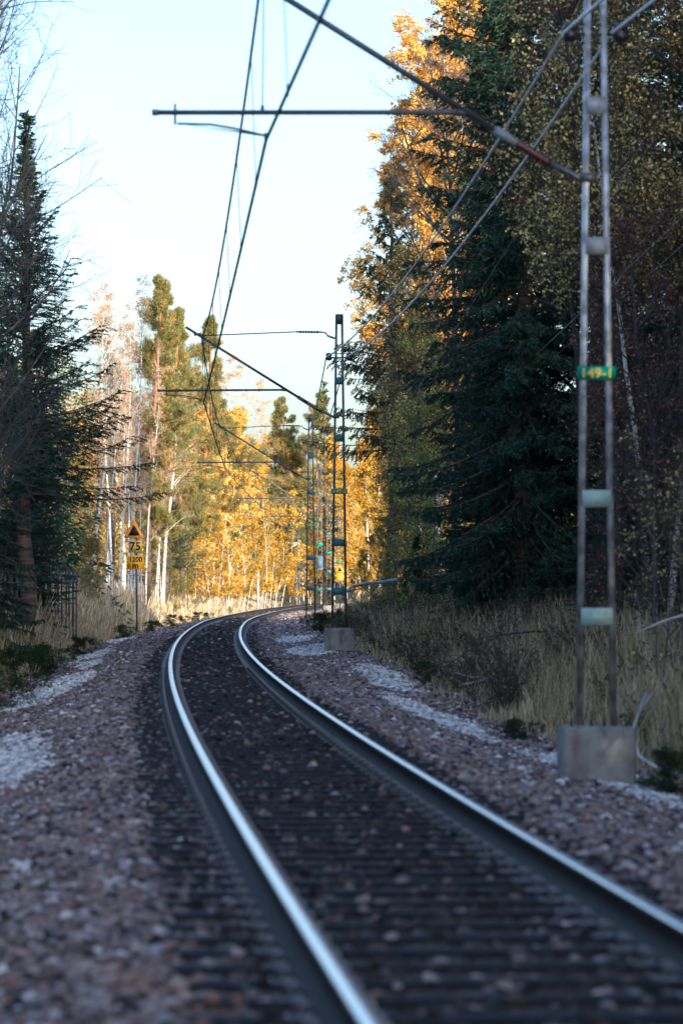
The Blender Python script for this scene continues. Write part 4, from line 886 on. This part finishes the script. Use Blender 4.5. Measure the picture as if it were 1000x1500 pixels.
log('fallen_branch', [(830, 925, 62), (780, 925, 61), (735, 930, 60), (690, 950, 59), (650, 978, 58)], .018, 'long dark curved branch arching over the right bank grass', 'bare', fork=[[(735, 930, 60), (700, 935, 60), (660, 955, 60)]])
log('fallen_branch', [(1010, 898, 46), (970, 910, 46), (930, 927, 46)], .018, 'pale branch sloping out of the grass at the right edge')
log('fallen_branch', [(1010, 1140, 34), (965, 1127, 34), (935, 1108, 34.5), (925, 1070, 35), (945, 1015, 36)], .020, 'forked pale branch hooked round the right side of the nearest foundation', fork=[[(925, 1070, 35), (935, 1040, 35.5), (975, 990, 36)]])

# ------------------------------------------------------------------ undergrowth
def undergrowth(name, seed, regs, label):
    rng = np.random.default_rng(seed); G = []; parts = []
    for (u0, u1, d0, d1, n, h0, h1, cols, wts, sz) in regs:
        u = rng.uniform(u0, u1, n); d = rng.uniform(d0, d1, n); k = waves(u, d * .4, 12, .5, 3, seed) > -.1; u, d = u[k], d[k]
        x, y = ud(u, d); k = np.abs(x) < .0889 * y + 1; x, y, u, d = x[k], y[k], u[k], d[k]; z = prof(u, d) - .05; n = len(x); ns = 7
        p0 = np.repeat(np.stack([x, y, z], 1), ns, 0) + rng.normal(0, .08, (n * ns, 3)) * [1, 1, 0]; dr = rng.normal(0, .38, (n * ns, 3)); dr[:, 2] = 1
        L = np.repeat(rng.uniform(h0, h1, n), ns) * rng.uniform(.5, 1.1, n * ns)
        B = grow(rng, p0, dr, L, 6, .14, -.03); G.append((B, np.linspace(1, .4, 6)[None] * np.full((n * ns, 1), .006), 3))
        t2 = rng.uniform(.3, 1, (len(B), 4)); p2, T2 = sample_path(B, t2); B2 = grow(rng, p2.reshape(-1, 3), nrm(T2 + rng.normal(0, .6, p2.shape)).reshape(-1, 3), (L[:, None] * .3 * np.ones((1, 4))).ravel(), 4, .12, 0)
        G.append((B2, np.full((len(B2), 4), .0035), 3))
        q, _ = sample_path(B2, rng.uniform(.2, 1, (len(B2), 3))); c = np.repeat(rng.random(n), ns * 12); q = q.reshape(-1, 3)
        parts.append(leaves(rng, q + rng.normal(0, .02, q.shape), sz, palette(rng, len(q), cols, wts, c, .6)))
    root = empty(name, (0, 0, 0)); tag(root, label, None, kind='stuff'); wood('stems', G, M['darkbark'], root)['kind'] = 'stuff'; crown('foliage', rng, parts, M['leaf'], root)['kind'] = 'stuff'
FORB = [(.08, .13, .07), (.16, .10, .09), (.06, .09, .07), (.42, .34, .10), (.24, .15, .10)]
undergrowth('undergrowth', 61, [(3.7, 9, 50, 130, 1700, .5, 1.05, FORB, [3, 3, 4, 1, 2.5], .05), (4, 9, 28, 60, 320, .3, .8, FORB, [3, 3, 4, 1, 2], .045)], 'dark twiggy undergrowth mixed into the grass of the right bank')
undergrowth('undergrowth', 62, [(-8, -3.6, 55, 100, 160, .3, .7, FORB, [4, 2, 4, .7, 2], .06)], 'dark low undergrowth along the left verge')

rng = np.random.default_rng(91); n = 2600
u = np.where(rng.random(n) < .5, -1, 1) * rng.uniform(1.5, 5.5, n); d = rng.uniform(20, 120, n); x, y = ud(u, d); z = prof(u, d) + .035
V, F, cc = leaves(rng, np.stack([x, y, z], 1), .06, palette(rng, n, [(.80, .55, .10), (.60, .32, .06), (.35, .20, .08)], [3, 2, 2]))
V[:, 2] = np.repeat(z, 4) + (V[:, 2] - np.repeat(z, 4)) * .4
tag(link('fallen_leaves', mesh_np('fallen_leaves', V, [F], M['leaf'], cc)), 'small yellow and brown leaves scattered over the stones and verges', None, kind='stuff')
